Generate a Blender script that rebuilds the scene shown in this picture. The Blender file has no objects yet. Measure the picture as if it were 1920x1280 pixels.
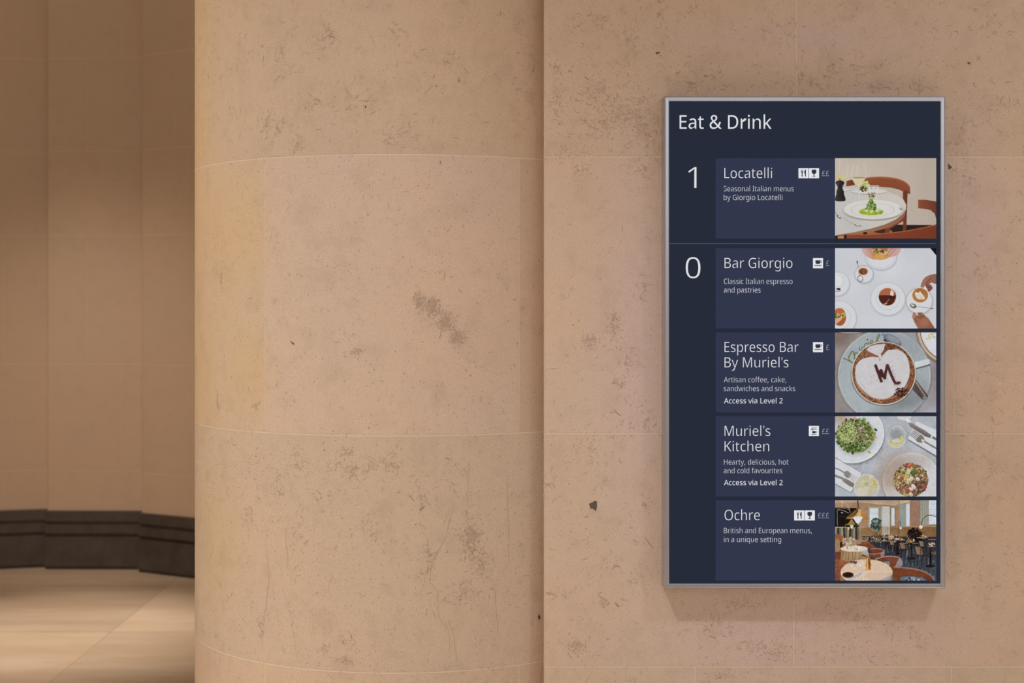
import bpy, bmesh, math, random
import numpy as np
from mathutils import Vector
from mathutils.geometry import tessellate_polygon

S = bpy.context.scene
COL = S.collection
rnd = random.Random(7)

# ------------------------------------------------------------------ camera, world, lights, exposure
EYE = 1.6            # eye height above the floor, metres
WALL_Y = 3.94        # distance from the camera to the flat stone wall
F = 2800.0           # focal length in pixels of the 1920 px wide frame

cam = bpy.data.cameras.new('camera')
cam.sensor_width = 36.0
cam.lens = 36.0 * F / 1920.0
cam.shift_y = -71.0 / 1920.0
cam.dof.use_dof = True
cam.dof.focus_distance = WALL_Y
cam.dof.aperture_fstop = 4.0
cam.clip_end = 200
cam_ob = bpy.data.objects.new('camera', cam)
cam_ob.location = (0, 0, EYE)
cam_ob.rotation_euler = (math.pi / 2, 0, 0)
COL.objects.link(cam_ob)
S.camera = cam_ob

S.view_settings.view_transform = 'Standard'
S.view_settings.look = 'None'
S.view_settings.gamma = 1.0
S.view_settings.use_curve_mapping = False
S.view_settings.exposure = 0.0

world = bpy.data.worlds.new('hall_ambience')
S.world = world
world.use_nodes = True
bg = world.node_tree.nodes['Background']
bg.inputs['Color'].default_value = (1.0, 0.78, 0.57, 1)
bg.inputs['Strength'].default_value = 0.39


def lamp(name, kind, loc, target, energy, color, **kw):
    d = bpy.data.lights.new(name, kind)
    d.energy = energy
    d.color = color
    for k, v in kw.items():
        setattr(d, k, v)
    o = bpy.data.objects.new(name, d)
    o.location = loc
    v = Vector(target) - Vector(loc)
    o.rotation_euler = v.to_track_quat('-Z', 'Y').to_euler()
    COL.objects.link(o)
    return o


HALL = (0.86, 0.952, 1.0)
# ceiling spotlight above the flat wall: throws the sign's shadow down and to the right
lamp('ceiling_spotlight', 'SPOT', (-0.70, WALL_Y - 2.25, 5.85), (0.85, WALL_Y, 0.45), 80, (1.0, 0.78, 0.56),
     spot_size=math.radians(34), spot_blend=1.0, shadow_soft_size=0.045)
# added spot, out of view, brightening the foot of the column
lamp('column_fill_spot', 'SPOT', (-1.7, 0.9, 5.85), (-0.45, 3.87, 0.7), 440, HALL, spot_size=math.radians(34), spot_blend=1.0, shadow_soft_size=0.1)
# added spot, unseen, lifting the right side of the flat wall
lamp('wall_fill_spot', 'SPOT', (3.0, WALL_Y - 3.0, 5.85), (1.5, WALL_Y, 0.9), 300, HALL, spot_size=math.radians(36), spot_blend=1.0, shadow_soft_size=0.3)
# added downlights, out of view: pools on the floor in front of the wall, whose bounce fills it from below
lamp('bounce_downlight', 'SPOT', (-1.9, 2.4, 5.6), (-1.9, 2.4, 0.0), 5300, HALL, spot_size=math.radians(44), spot_blend=1.0, shadow_soft_size=0.15)
lamp('bounce_downlight', 'SPOT', (2.2, 2.0, 5.6), (2.2, 2.0, 0.0), 2350, HALL, spot_size=math.radians(46), spot_blend=1.0, shadow_soft_size=0.15)
# added cool area light behind the camera: wall fill and frame highlights
lamp('cool_fill_light', 'AREA', (2.4, -4.2, 3.7), (0.7, WALL_Y, 1.4), 66, (0.72, 0.87, 1.0), shape='RECTANGLE', size=6.0, size_y=3.4)
# lamp of the passage, grazing the left flank of the column
lamp('passage_lamp', 'SPOT', (-2.9, 4.6, 3.4), (-0.9, 4.4, 1.1), 108, (1.0, 0.84, 0.56), spot_size=math.radians(80), spot_blend=1.0, shadow_soft_size=0.25)
# downlight that makes the pool on the passage floor, and an added spot brightening the lower far wall
lamp('passage_downlight', 'SPOT', (-2.3, 7.2, 5.6), (-2.25, 7.2, 0.0), 1180, (1.0, 0.87, 0.74), spot_size=math.radians(26), spot_blend=1.0, shadow_soft_size=0.15)
lamp('far_wall_fill_spot', 'SPOT', (-3.0, 5.2, 5.6), (-2.45, 9.0, 0.70), 500, (1.0, 0.85, 0.72), spot_size=math.radians(25), spot_blend=1.0, shadow_soft_size=0.15)


# ------------------------------------------------------------------ helpers
def lin(c):
    r = []
    for v in c[:3]:
        v = v / 255.0
        r.append(v / 12.92 if v <= 0.04045 else ((v + 0.055) / 1.055) ** 2.4)
    return tuple(r) + (1.0,)


def link(name, verts, faces, mats, parent=None, fmat=None, smooth=None):
    me = bpy.data.meshes.new(name)
    me.from_pydata(verts, [], faces)
    for m in (mats if isinstance(mats, (list, tuple)) else [mats]):
        me.materials.append(m)
    if fmat is not None:
        me.polygons.foreach_set('material_index', fmat)
    if smooth is not None:
        me.polygons.foreach_set('use_smooth', smooth)
    me.update()
    o = bpy.data.objects.new(name, me)
    COL.objects.link(o)
    if parent is not None:
        o.parent = parent
    return o


def structure(o, label):
    o['kind'] = 'structure'
    o['label'] = label
    return o


class Mesh:
    """collects quads and polygons of one part"""
    def __init__(self):
        self.v, self.f, self.m, self.s, self.c = [], [], [], [], []

    def face(self, pts, mat=0, smooth=False, tint=(1, 1, 1)):
        n = len(self.v)
        self.v.extend(pts)
        self.f.append(tuple(range(n, n + len(pts))))
        self.m.append(mat)
        self.s.append(smooth)
        self.c.append(tint)

    def quad_ix(self, ix, mat=0, smooth=False, tint=(1, 1, 1)):
        self.f.append(ix)
        self.m.append(mat)
        self.s.append(smooth)
        self.c.append(tint)

    def box(self, a, b, mat=0):
        x0, y0, z0 = a
        x1, y1, z1 = b
        p = [(x0, y0, z0), (x1, y0, z0), (x1, y1, z0), (x0, y1, z0), (x0, y0, z1), (x1, y0, z1), (x1, y1, z1), (x0, y1, z1)]
        n = len(self.v)
        self.v.extend(p)
        for q in ((0, 3, 2, 1), (4, 5, 6, 7), (0, 1, 5, 4), (1, 2, 6, 5), (2, 3, 7, 6), (3, 0, 4, 7)):
            self.quad_ix(tuple(n + i for i in q), mat)

    def build(self, name, mats, parent=None, tint=False):
        o = link(name, self.v, self.f, mats, parent, self.m, self.s)
        if tint:
            me = o.data
            a = me.color_attributes.new('tint', 'FLOAT_COLOR', 'CORNER')
            buf = []
            for f, c in zip(self.f, self.c):
                buf.extend(list(c) + [1.0] if len(c) == 3 else list(c))
                for _ in range(len(f) - 1):
                    buf.extend(list(c) + [1.0] if len(c) == 3 else list(c))
            a.data.foreach_set('color', buf)
        return o


def new_mat(name):
    m = bpy.data.materials.new(name)
    m.use_nodes = True
    nt = m.node_tree
    return m, nt, nt.nodes['Principled BSDF']


def N(nt, kind, **kw):
    n = nt.nodes.new(kind)
    for k, v in kw.items():
        if k in n.inputs:
            n.inputs[k].default_value = v
        else:
            setattr(n, k, v)
    return n


def mix(nt, fac, a, b, mode='MIX'):
    n = nt.nodes.new('ShaderNodeMix')
    n.data_type = 'RGBA'
    n.blend_type = mode
    for sock, val in ((n.inputs[0], fac), (n.inputs[6], a), (n.inputs[7], b)):
        if hasattr(val, 'links'):
            nt.links.new(val, sock)
        else:
            sock.default_value = val
    return n.outputs[2]


def ramp(nt, val, stops):
    n = nt.nodes.new('ShaderNodeValToRGB')
    e = n.color_ramp.elements
    while len(e) < len(stops):
        e.new(0.5)
    for el, (p, c) in zip(e, stops):
        el.position = p
        el.color = c
    nt.links.new(val, n.inputs[0])
    return n.outputs[0]


def noise(nt, vec, scale, detail=4.0, rough=0.55):
    n = N(nt, 'ShaderNodeTexNoise')
    n.inputs['Scale'].default_value = scale
    n.inputs['Detail'].default_value = detail
    n.inputs['Roughness'].default_value = rough
    nt.links.new(vec, n.inputs['Vector'])
    return n.outputs['Fac']


def W(v):
    return (v, v, v, 1)


def stone(name, base, dark, tinted=True, grain=1.0, mauve=(), amber=()):
    """fine cream limestone: cloudy mottling, grain and tiny pits; darker cloudy stains where shells crowd"""
    m, nt, p = new_mat(name)
    vec = nt.nodes.new('ShaderNodeTexCoord').outputs['Object']
    c = mix(nt, ramp(nt, noise(nt, vec, 1.7, 3), [(0.35, W(0)), (0.68, W(1))]), base, tuple(base[i] * k for i, k in enumerate((1.035, 0.985, 0.965))) + (1,))
    # mauve clouds
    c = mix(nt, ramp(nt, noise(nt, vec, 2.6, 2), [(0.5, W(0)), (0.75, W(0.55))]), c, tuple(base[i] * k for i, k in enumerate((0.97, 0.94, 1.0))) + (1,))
    # soft lilac ovals tinted in, and amber blooms of the stone: (x, z, half width, half height)
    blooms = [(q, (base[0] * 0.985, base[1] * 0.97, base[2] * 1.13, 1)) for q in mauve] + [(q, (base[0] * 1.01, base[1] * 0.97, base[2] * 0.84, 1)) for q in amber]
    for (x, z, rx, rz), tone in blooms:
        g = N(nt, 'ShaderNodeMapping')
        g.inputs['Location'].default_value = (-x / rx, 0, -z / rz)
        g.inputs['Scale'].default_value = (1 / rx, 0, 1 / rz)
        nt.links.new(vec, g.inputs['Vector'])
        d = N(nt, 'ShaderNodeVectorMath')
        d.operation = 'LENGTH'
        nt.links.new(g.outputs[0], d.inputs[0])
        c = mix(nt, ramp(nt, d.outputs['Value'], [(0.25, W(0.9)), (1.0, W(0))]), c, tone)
    # smudges
    c = mix(nt, ramp(nt, noise(nt, vec, 14, 5, 0.6), [(0.50, W(0)), (0.74, W(0.30))]), c, dark)
    # grain
    c = mix(nt, ramp(nt, noise(nt, vec, 420, 2, 0.6), [(0.40, W(0)), (0.70, W(0.42 * grain))]), c, dark)
    # pits
    v = N(nt, 'ShaderNodeTexVoronoi')
    v.inputs['Scale'].default_value = 85
    nt.links.new(vec, v.inputs['Vector'])
    pit = ramp(nt, v.outputs['Distance'], [(0.05, W(1)), (0.13, W(0))])
    patch = ramp(nt, noise(nt, vec, 9, 3), [(0.42, W(0)), (0.62, W(0.55 * grain))])
    mm = nt.nodes.new('ShaderNodeMath')
    mm.operation = 'MULTIPLY'
    nt.links.new(pit, mm.inputs[0])
    nt.links.new(patch, mm.inputs[1])
    c = mix(nt, mm.outputs[0], c, tuple(x * 0.55 for x in dark[:3]) + (1,))
    if tinted:
        a = N(nt, 'ShaderNodeVertexColor')
        a.layer_name = 'tint'
        c = mix(nt, 1.0, c, a.outputs['Color'], 'MULTIPLY')
    nt.links.new(c, p.inputs['Base Color'])
    p.inputs['Roughness'].default_value = 0.62
    p.inputs['Specular IOR Level'].default_value = 0.25
    b = N(nt, 'ShaderNodeBump')
    b.inputs['Strength'].default_value = 0.12
    b.inputs['Distance'].default_value = 0.002
    nt.links.new(noise(nt, vec, 160, 4, 0.6), b.inputs['Height'])
    nt.links.new(b.outputs[0], p.inputs['Normal'])
    return m


def plain(name, c, rough=0.6, metal=0.0, spec=0.3):
    m, nt, p = new_mat(name)
    p.inputs['Base Color'].default_value = c if len(c) == 4 else tuple(c) + (1,)
    p.inputs['Roughness'].default_value = rough
    p.inputs['Metallic'].default_value = metal
    p.inputs['Specular IOR Level'].default_value = spec
    return m


BASE = (0.642, 0.494, 0.390, 1)
DARK = (0.40, 0.295, 0.215, 1)
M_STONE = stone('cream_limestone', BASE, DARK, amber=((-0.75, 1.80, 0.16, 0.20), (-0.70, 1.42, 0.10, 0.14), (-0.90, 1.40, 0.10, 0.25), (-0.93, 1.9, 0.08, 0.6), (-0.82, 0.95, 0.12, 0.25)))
M_STONE_WALL = stone('lilac_tinted_limestone', BASE, DARK, mauve=((0.34, 1.5, 0.17, 0.75), (0.75, 0.72, 0.55, 0.22), (1.22, 1.75, 0.10, 0.5), (0.75, 2.3, 0.5, 0.1)))
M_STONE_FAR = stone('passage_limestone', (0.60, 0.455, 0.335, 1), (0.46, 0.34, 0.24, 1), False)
M_JOINT = plain('pale_mortar', (0.685, 0.55, 0.43), 0.8)
M_FLECK1 = plain('shell_fleck_pale', (0.50, 0.355, 0.275), 0.7)
M_FLECK2 = plain('shell_fleck_brown', (0.365, 0.26, 0.19), 0.7)
M_FLECK3 = plain('shell_fleck_dark', (0.12, 0.085, 0.07), 0.7)
STONE_MATS = [M_STONE, M_JOINT, M_FLECK1, M_FLECK2, M_FLECK3]
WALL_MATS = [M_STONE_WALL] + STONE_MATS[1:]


def tessel(loops):
    """triangles of a glyph or icon: outlines with their holes; returns points and triangles"""
    def area(l):
        return 0.5 * sum(l[i - 1][0] * l[i][1] - l[i][0] * l[i - 1][1] for i in range(len(l)))

    def inside(p, l):
        r = False
        for i in range(len(l)):
            (x0, y0), (x1, y1) = l[i - 1], l[i]
            if (y0 > p[1]) != (y1 > p[1]) and p[0] < (x1 - x0) * (p[1] - y0) / (y1 - y0) + x0:
                r = not r
        return r
    loops = sorted(loops, key=lambda l: -abs(area(l)))
    groups = []
    for l in loops:
        for g in groups:
            if inside(l[0], g[0]):
                g.append(l)
                break
        else:
            groups.append([l])
    pts, tris = [], []
    for g in groups:
        n = len(pts)
        pts.extend(p for l in g for p in l)
        for t in tessellate_polygon([[Vector((p[0], p[1], 0)) for p in l] for l in g]):
            a, b, c = (pts[n + i] for i in t)
            if (b[0] - a[0]) * (c[1] - a[1]) - (b[1] - a[1]) * (c[0] - a[0]) < 0:
                t = (t[0], t[2], t[1])
            tris.append(tuple(n + i for i in t))
    return pts, tris


# ------------------------------------------------------------------ stone surfaces: (u, z) sheets with joints and shell flecks
def fleck_sheet(mesh, place, blobs, scatter, area):
    """shell fragments set flush in the stone face; place(u, z) gives the point on that face"""
    def ribbon(path, w, mat):
        e = rnd.uniform(0.00035, 0.0008)         # every mark at a level of its own, so that no two faces coincide
        n = len(path)
        L, R = [], []
        for i, (u, z) in enumerate(path):
            a = path[max(i - 1, 0)]
            b = path[min(i + 1, n - 1)]
            du, dz = b[0] - a[0], b[1] - a[1]
            d = math.hypot(du, dz) or 1
            k = w * 0.5 * (0.35 + 0.65 * math.sin(math.pi * (i + 0.5) / n))
            L.append((u - dz / d * k, z + du / d * k))
            R.append((u + dz / d * k, z - du / d * k))
        for i in range(n - 1):
            mesh.face([place(*L[i], e), place(*R[i], e), place(*R[i + 1], e), place(*L[i + 1], e)][::-1], mat)

    def curl(u, z, size, w, mat):
        t = rnd.uniform(0, 6.283)
        k = rnd.uniform(-1, 1) * (3.6 if rnd.random() < 0.6 else 1.0)
        n = 7
        path = [(u, z)]
        for i in range(n):
            t += k / n + rnd.uniform(-0.25, 0.25)
            u += math.cos(t) * size / n
            z += math.sin(t) * size / n
            path.append((u, z))
        ribbon(path, w, mat)

    def dot(u, z, r, mat):
        k = rnd.randint(5, 7)
        a0 = rnd.uniform(0, 6.28)
        e = rnd.uniform(0.5, 1.0)
        c, s = math.cos(a0), math.sin(a0)
        lv = rnd.uniform(0.00035, 0.0008)
        pts = []
        for i in range(k):
            t = 6.283 * i / k
            x, y = r * math.cos(t) * rnd.uniform(0.8, 1.2), e * r * math.sin(t) * rnd.uniform(0.8, 1.2)
            pts.append(place(u + x * c - y * s, z + x * s + y * c, lv))
        mesh.face(pts, mat)

    u0, u1, z0, z1 = area
    for (n, kind, zz0, zz1) in scatter:
        for _ in range(n):
            u, z = rnd.uniform(u0, u1), rnd.uniform(max(z0, zz0), min(z1, zz1))
            if kind == 'dot':
                dot(u, z, rnd.choice((0.0006, 0.0008, 0.0009, 0.0011, 0.0014, 0.0018)), rnd.choice((2, 3, 3)))
            else:
                curl(u, z, rnd.uniform(0.006, 0.022), rnd.uniform(0.0007, 0.00125), rnd.choice((2, 2, 2, 3)))
    for (u, z, ru, rz, n, kind) in blobs:
        for _ in range(int(n * (1.5 if kind == 'smudge' else 0.8))):
            a, b = rnd.gauss(0, 0.5), rnd.gauss(0, 0.5)
            if kind == 'smudge':
                if rnd.random() < 0.8:
                    dot(u + a * ru, z + b * rz, rnd.uniform(0.001, 0.0028), 2)
                else:
                    curl(u + a * ru, z + b * rz, rnd.uniform(0.005, 0.014), rnd.uniform(0.0008, 0.0013), rnd.choice((2, 2, 3)))
            else:
                curl(u + a * ru, z + b * rz, rnd.uniform(0.006, 0.020), rnd.uniform(0.0007, 0.00125), rnd.choice((2, 2, 2, 3)))
    return ribbon, dot


def face_blocks(mesh, place, us, courses, verticals, tints, step, smooth):
    """the stone face cut into its blocks (each block its own tint), then the thin pale joints laid between them"""
    for ci, (z0, z1) in enumerate(courses):
        cuts = [us[0]] + [v for v in verticals[ci]] + [us[1]]
        for bi in range(len(cuts) - 1):
            a, b = cuts[bi], cuts[bi + 1]
            n = max(1, int(math.ceil((b - a) / step)))
            t = tints.get((ci, bi))
            if t is None:
                k = rnd.uniform(0.965, 1.03)
                t = (k * rnd.uniform(0.985, 1.015), k, k * rnd.uniform(0.975, 1.02))
            base = len(mesh.v)
            for i in range(n + 1):
                u = a + (b - a) * i / n
                mesh.v.append(place(u, z0, 0.0))
                mesh.v.append(place(u, z1, 0.0))
            for i in range(n):
                mesh.quad_ix((base + 2 * i, base + 2 * i + 2, base + 2 * i + 3, base + 2 * i + 1), 0, smooth, t)


def joints(mesh, place, us, courses, verticals, step, w=0.0033):
    for ci, (z0, z1) in enumerate(courses):
        e = 0.00025
        if ci:
            n = max(1, int(math.ceil((us[1] - us[0]) / step)))
            for i in range(n):
                a = us[0] + (us[1] - us[0]) * i / n
                b = us[0] + (us[1] - us[0]) * (i + 1) / n
                mesh.face([place(a, z0 - w / 2, e), place(b, z0 - w / 2, e), place(b, z0 + w / 2, e), place(a, z0 + w / 2, e)], 1)
                # fine dark hairline under the mortar
                mesh.face([place(a, z0 + w / 2, e), place(b, z0 + w / 2, e), place(b, z0 + w / 2 + 0.0009, e), place(a, z0 + w / 2 + 0.0009, e)], 2)
        for u in verticals[ci]:
            e = 0.0002
            mesh.face([place(u - w * 0.38, z0, e), place(u + w * 0.38, z0, e), place(u + w * 0.38, z1, e), place(u - w * 0.38, z1, e)], 1)
            mesh.face([place(u - w * 0.38 - 0.0008, z0, e), place(u - w * 0.38, z0, e), place(u - w * 0.38, z1, e), place(u - w * 0.38 - 0.0008, z1, e)], 2)


# ------------------------------------------------------------------ the setting
# floor of pale stone slabs
fm, nt, p = new_mat('pale_stone_floor')
vec = nt.nodes.new('ShaderNodeTexCoord').outputs['Object']
mp = N(nt, 'ShaderNodeMapping')
mp.inputs['Scale'].default_value = (0.6, 2.4, 1)
nt.links.new(vec, mp.inputs['Vector'])
c = mix(nt, ramp(nt, noise(nt, mp.outputs[0], 1.6, 5), [(0.36, W(0)), (0.66, W(1))]), (0.60, 0.48, 0.36, 1), (0.50, 0.38, 0.27, 1))
c = mix(nt, ramp(nt, noise(nt, mp.outputs[0], 7, 5), [(0.45, W(0)), (0.75, W(0.4))]), c, (0.42, 0.31, 0.22, 1))
a = N(nt, 'ShaderNodeVertexColor')
a.layer_name = 'tint'
c = mix(nt, 1.0, c, a.outputs['Color'], 'MULTIPLY')
nt.links.new(c, p.inputs['Base Color'])
p.inputs['Roughness'].default_value = 0.5
M_FLOOR = fm
M_FLOOR_JOINT = plain('floor_joint', (0.42, 0.32, 0.23), 0.8)

fl = Mesh()
xs = [-1.955 + 1.2 * k for k in range(-4, 7)]
ys = [7.28 + 1.2 * k for k in range(-7, 4)]
for i in range(len(xs) - 1):
    for j in range(len(ys) - 1):
        k = rnd.uniform(0.95, 1.04)
        if abs(ys[j] - 7.28) < 0.01:
            k = {0: 1.06, -1: 0.90}.get(round((xs[i] + 1.955) / 1.2), k)
        elif abs(ys[j] - 6.08) < 0.01:
            k = {0: 0.93, -1: 1.0}.get(round((xs[i] + 1.955) / 1.2), k)
        fl.face([(xs[i], ys[j], 0), (xs[i + 1], ys[j], 0), (xs[i + 1], ys[j + 1], 0), (xs[i], ys[j + 1], 0)], 0, False, (k, k, k))
for x in xs[1:-1]:
    fl.face([(x - 0.0025, ys[0], 0.0004), (x + 0.0025, ys[0], 0.0004), (x + 0.0025, ys[-1], 0.0004), (x - 0.0025, ys[-1], 0.0004)], 1)
for y in ys[1:-1]:
    fl.face([(xs[0], y - 0.002, 0.0005), (xs[-1], y - 0.002, 0.0005), (xs[-1], y + 0.002, 0.0005), (xs[0], y + 0.002, 0.0005)], 1)
structure(fl.build('floor', [M_FLOOR, M_FLOOR_JOINT], tint=True), 'pale stone slab floor of the passage with straight joints')

TOP = 4.2
COURSES = [(0.0, 0.642), (0.642, 1.257), (1.257, 1.9865), (1.9865, 2.60), (2.60, 3.33), (3.33, TOP)]

# flat wall on the right: a thick slab whose left edge stands proud of the column
WX0, WX1 = 0.0845, 4.2


def on_wall(u, z, e=0.0006):
    return (u, WALL_Y - e, z)


VERT = [[0.483, 1.159, 2.05, 2.9], [0.743, 1.62, 2.5], [1.166, 2.04, 2.9], [0.750, 1.62, 2.5], [0.40, 1.166, 2.04], [0.75, 1.62]]
w = Mesh()
T = {(2, 0): (1.03, 1.015, 1.03), (3, 0): (0.985, 0.975, 0.965), (3, 1): (0.975, 0.955, 0.945), (2, 1): (1.04, 1.015, 1.015), (1, 0): (1.01, 0.995, 1.0),
     (1, 1): (1.01, 0.985, 0.98), (0, 0): (1, 1, 0.97), (0, 1): (0.985, 0.975, 0.96)}
face_blocks(w, on_wall, (WX0 + 0.004, WX1), COURSES, VERT, T, 2.0, False)
for v in range(len(w.v)):
    x, y, z = w.v[v]
    w.v[v] = (x, WALL_Y, z)
# eased left edge, return face, top and back of the slab
w.face([(WX0, WALL_Y + 0.004, 0), (WX0 + 0.004, WALL_Y, 0), (WX0 + 0.004, WALL_Y, TOP), (WX0, WALL_Y + 0.004, TOP)])
w.face([(WX0, WALL_Y + 0.34, 0), (WX0, WALL_Y + 0.004, 0), (WX0, WALL_Y + 0.004, TOP), (WX0, WALL_Y + 0.34, TOP)])
w.face([(WX0, WALL_Y + 0.004, TOP), (WX1, WALL_Y, TOP), (WX1, WALL_Y + 0.34, TOP), (WX0, WALL_Y + 0.34, TOP)])
w.face([(WX1, WALL_Y + 0.34, 0), (WX0, WALL_Y + 0.34, 0), (WX0, WALL_Y + 0.34, TOP), (WX1, WALL_Y + 0.34, TOP)])
joints(w, on_wall, (WX0 + 0.004, WX1), COURSES, VERT, 3.0)
FB = [(0.373, 2.049, 0.098, 0.07, 150, 'curl'), (0.31, 2.119, 0.084, 0.084, 140, 'curl'), (0.239, 2.091, 0.07, 0.07, 90, 'curl'), (0.324, 2.288, 0.042,
      0.056, 60, 'curl'), (0.387, 2.373, 0.028, 0.042, 30, 'curl'), (0.225, 2.344, 0.028, 0.035, 30, 'curl'), (0.176, 2.33, 0.035, 0.035, 25, 'curl'),
      (0.113, 2.218, 0.021, 0.028, 20, 'curl'), (0.12, 2.133, 0.028, 0.056, 40, 'curl'), (0.134, 2.0, 0.042, 0.014, 25, 'curl'), (0.338, 1.95, 0.042,
      0.042, 40, 'curl'), (0.183, 1.95, 0.042, 0.028, 30, 'curl'), (0.211, 2.161, 0.056, 0.028, 40, 'curl'), (0.267, 1.542, 0.021, 0.035, 50,
      'smudge'), (0.208, 1.5, 0.022, 0.022, 50, 'smudge'), (0.31, 1.444, 0.035, 0.028, 30, 'curl'), (0.345, 1.641, 0.028, 0.042, 25, 'curl'), (0.338,
      1.303, 0.049, 0.056, 45, 'curl'), (0.281, 1.388, 0.021, 0.011, 20, 'smudge'), (0.204, 1.191, 0.056, 0.056, 50, 'curl'), (0.169, 0.698, 0.028,
      0.025, 55, 'smudge'), (0.12, 0.839, 0.028, 0.011, 18, 'curl'), (0.239, 0.811, 0.017, 0.014, 15, 'smudge'), (0.267, 0.923, 0.021, 0.028, 18,
      'curl'), (0.338, 0.874, 0.042, 0.028, 22, 'curl'), (0.359, 1.064, 0.021, 0.035, 18, 'smudge'), (0.099, 1.134, 0.028, 0.035, 25, 'curl'), (0.521,
      2.344, 0.084, 0.042, 20, 'curl'), (0.478, 2.19, 0.07, 0.035, 50, 'curl'), (0.788, 2.19, 0.084, 0.028, 60, 'curl'), (0.929, 2.232, 0.084, 0.056,
      30, 'curl'), (1.013, 2.168, 0.14, 0.017, 60, 'curl'), (1.252, 2.344, 0.084, 0.042, 40, 'curl'), (1.182, 2.035, 0.056, 0.056, 60, 'curl'), (1.28,
      2.133, 0.056, 0.084, 40, 'curl'), (0.901, 2.358, 0.112, 0.042, 30, 'curl'), (0.704, 2.316, 0.084, 0.042, 25, 'curl'), (0.844, 2.218, 0.021,
      0.021, 30, 'smudge'), (0.591, 0.811, 0.084, 0.021, 60, 'curl'), (0.521, 0.74, 0.056, 0.042, 50, 'curl'), (0.647, 0.698, 0.07, 0.028, 50,
      'curl'), (0.704, 0.677, 0.035, 0.028, 40, 'smudge'), (0.844, 0.797, 0.084, 0.028, 60, 'curl'), (0.957, 0.825, 0.056, 0.028, 40, 'curl'), (1.041,
      0.726, 0.084, 0.042, 40, 'curl'), (0.901, 0.67, 0.126, 0.028, 30, 'curl'), (0.549, 0.621, 0.084, 0.014, 25, 'curl'), (0.929, 0.754, 0.084,
      0.042, 40, 'curl'), (1.238, 0.853, 0.056, 0.084, 30, 'curl'), (1.266, 1.416, 0.056, 0.169, 50, 'curl'), (1.252, 1.697, 0.056, 0.112, 40,
      'curl'), (1.252, 1.134, 0.056, 0.112, 40, 'curl'), (1.21, 1.922, 0.028, 0.042, 25, 'curl')]
rib, dot = fleck_sheet(w, on_wall, FB, [(5000, 'dot', 0.5, 2.6), (900, 'curl', 0.5, 1.26), (420, 'curl', 1.26, 1.98), (700, 'curl', 1.98, 2.6)], (0.095, 1.75, 0.4, 2.6))
CHIPS = [[(0.203, 1.072), (0.214, 1.077), (0.217, 1.08), (0.224, 1.079), (0.224, 1.065), (0.222, 1.053), (0.214, 1.059), (0.207, 1.06), (0.205, 1.067)],
         [(0.379, 2.263), (0.384, 2.263), (0.39, 2.264), (0.388, 2.26), (0.381, 2.257)],
         [(1.199, 2.236), (1.206, 2.237), (1.21, 2.23), (1.205, 2.232)],
         [(1.15, 1.97), (1.161, 1.959), (1.152, 1.953)]]
for c in CHIPS:
    w.face([on_wall(u, z, 0.0009) for u, z in c][::-1], 4)
for path, ww in (([(0.229, 0.830), (0.252, 0.815)], 0.0022), ([(0.272, 0.812), (0.279, 0.803), (0.283, 0.800)], 0.004), ([(0.350, 0.985), (0.362, 0.968), (0.373, 0.955)], 0.002),
                 ([(0.268, 1.320), (0.282, 1.308), (0.287, 1.304)], 0.0025), ([(0.148, 2.215), (0.158, 2.210)], 0.003), ([(0.192, 2.198), (0.203, 2.19)], 0.003)):
    rib(path, ww, 3)
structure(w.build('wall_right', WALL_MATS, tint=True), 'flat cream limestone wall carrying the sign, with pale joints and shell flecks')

# round column, the flat wall running into its right flank
CX, CY, R = -0.307, 4.5096, 0.6366


def on_column(u, z, e=0.0004):
    t = u / R
    return (CX + (R + e) * math.sin(t), CY - (R + e) * math.cos(t), z)


HALF = math.pi * R
CVERT = [[-1.25, -0.372, 0.342, 1.2], [-1.62, -0.80, 1.75], [-1.25, -0.372, 0.342, 1.2], [-1.62, -0.623, 0.75], [-1.25, -0.372, 0.342, 1.2], [-0.8, 0.75]]
k = Mesh()
CT = {(2, 1): (1.03, 0.995, 0.93), (2, 2): (1.05, 1.025, 1.04), (2, 3): (0.965, 0.93, 0.90), (3, 1): (1.0, 0.965, 0.87), (3, 2): (0.975, 0.945, 0.90),
      (1, 1): (1.01, 0.985, 0.955), (0, 2): (1.0, 0.975, 0.94), (0, 1): (1.0, 0.975, 0.935), (0, 3): (0.97, 0.94, 0.91), (2, 0): (1, 0.96, 0.86)}
face_blocks(k, on_column, (-HALF, HALF), COURSES, CVERT, CT, 0.011, True)
for i, v in enumerate(k.v):
    d = math.hypot(v[0] - CX, v[1] - CY)
    k.v[i] = (CX + (v[0] - CX) * R / d, CY + (v[1] - CY) * R / d, v[2])
joints(k, on_column, (-HALF, HALF), COURSES, CVERT, 0.02)
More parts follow.
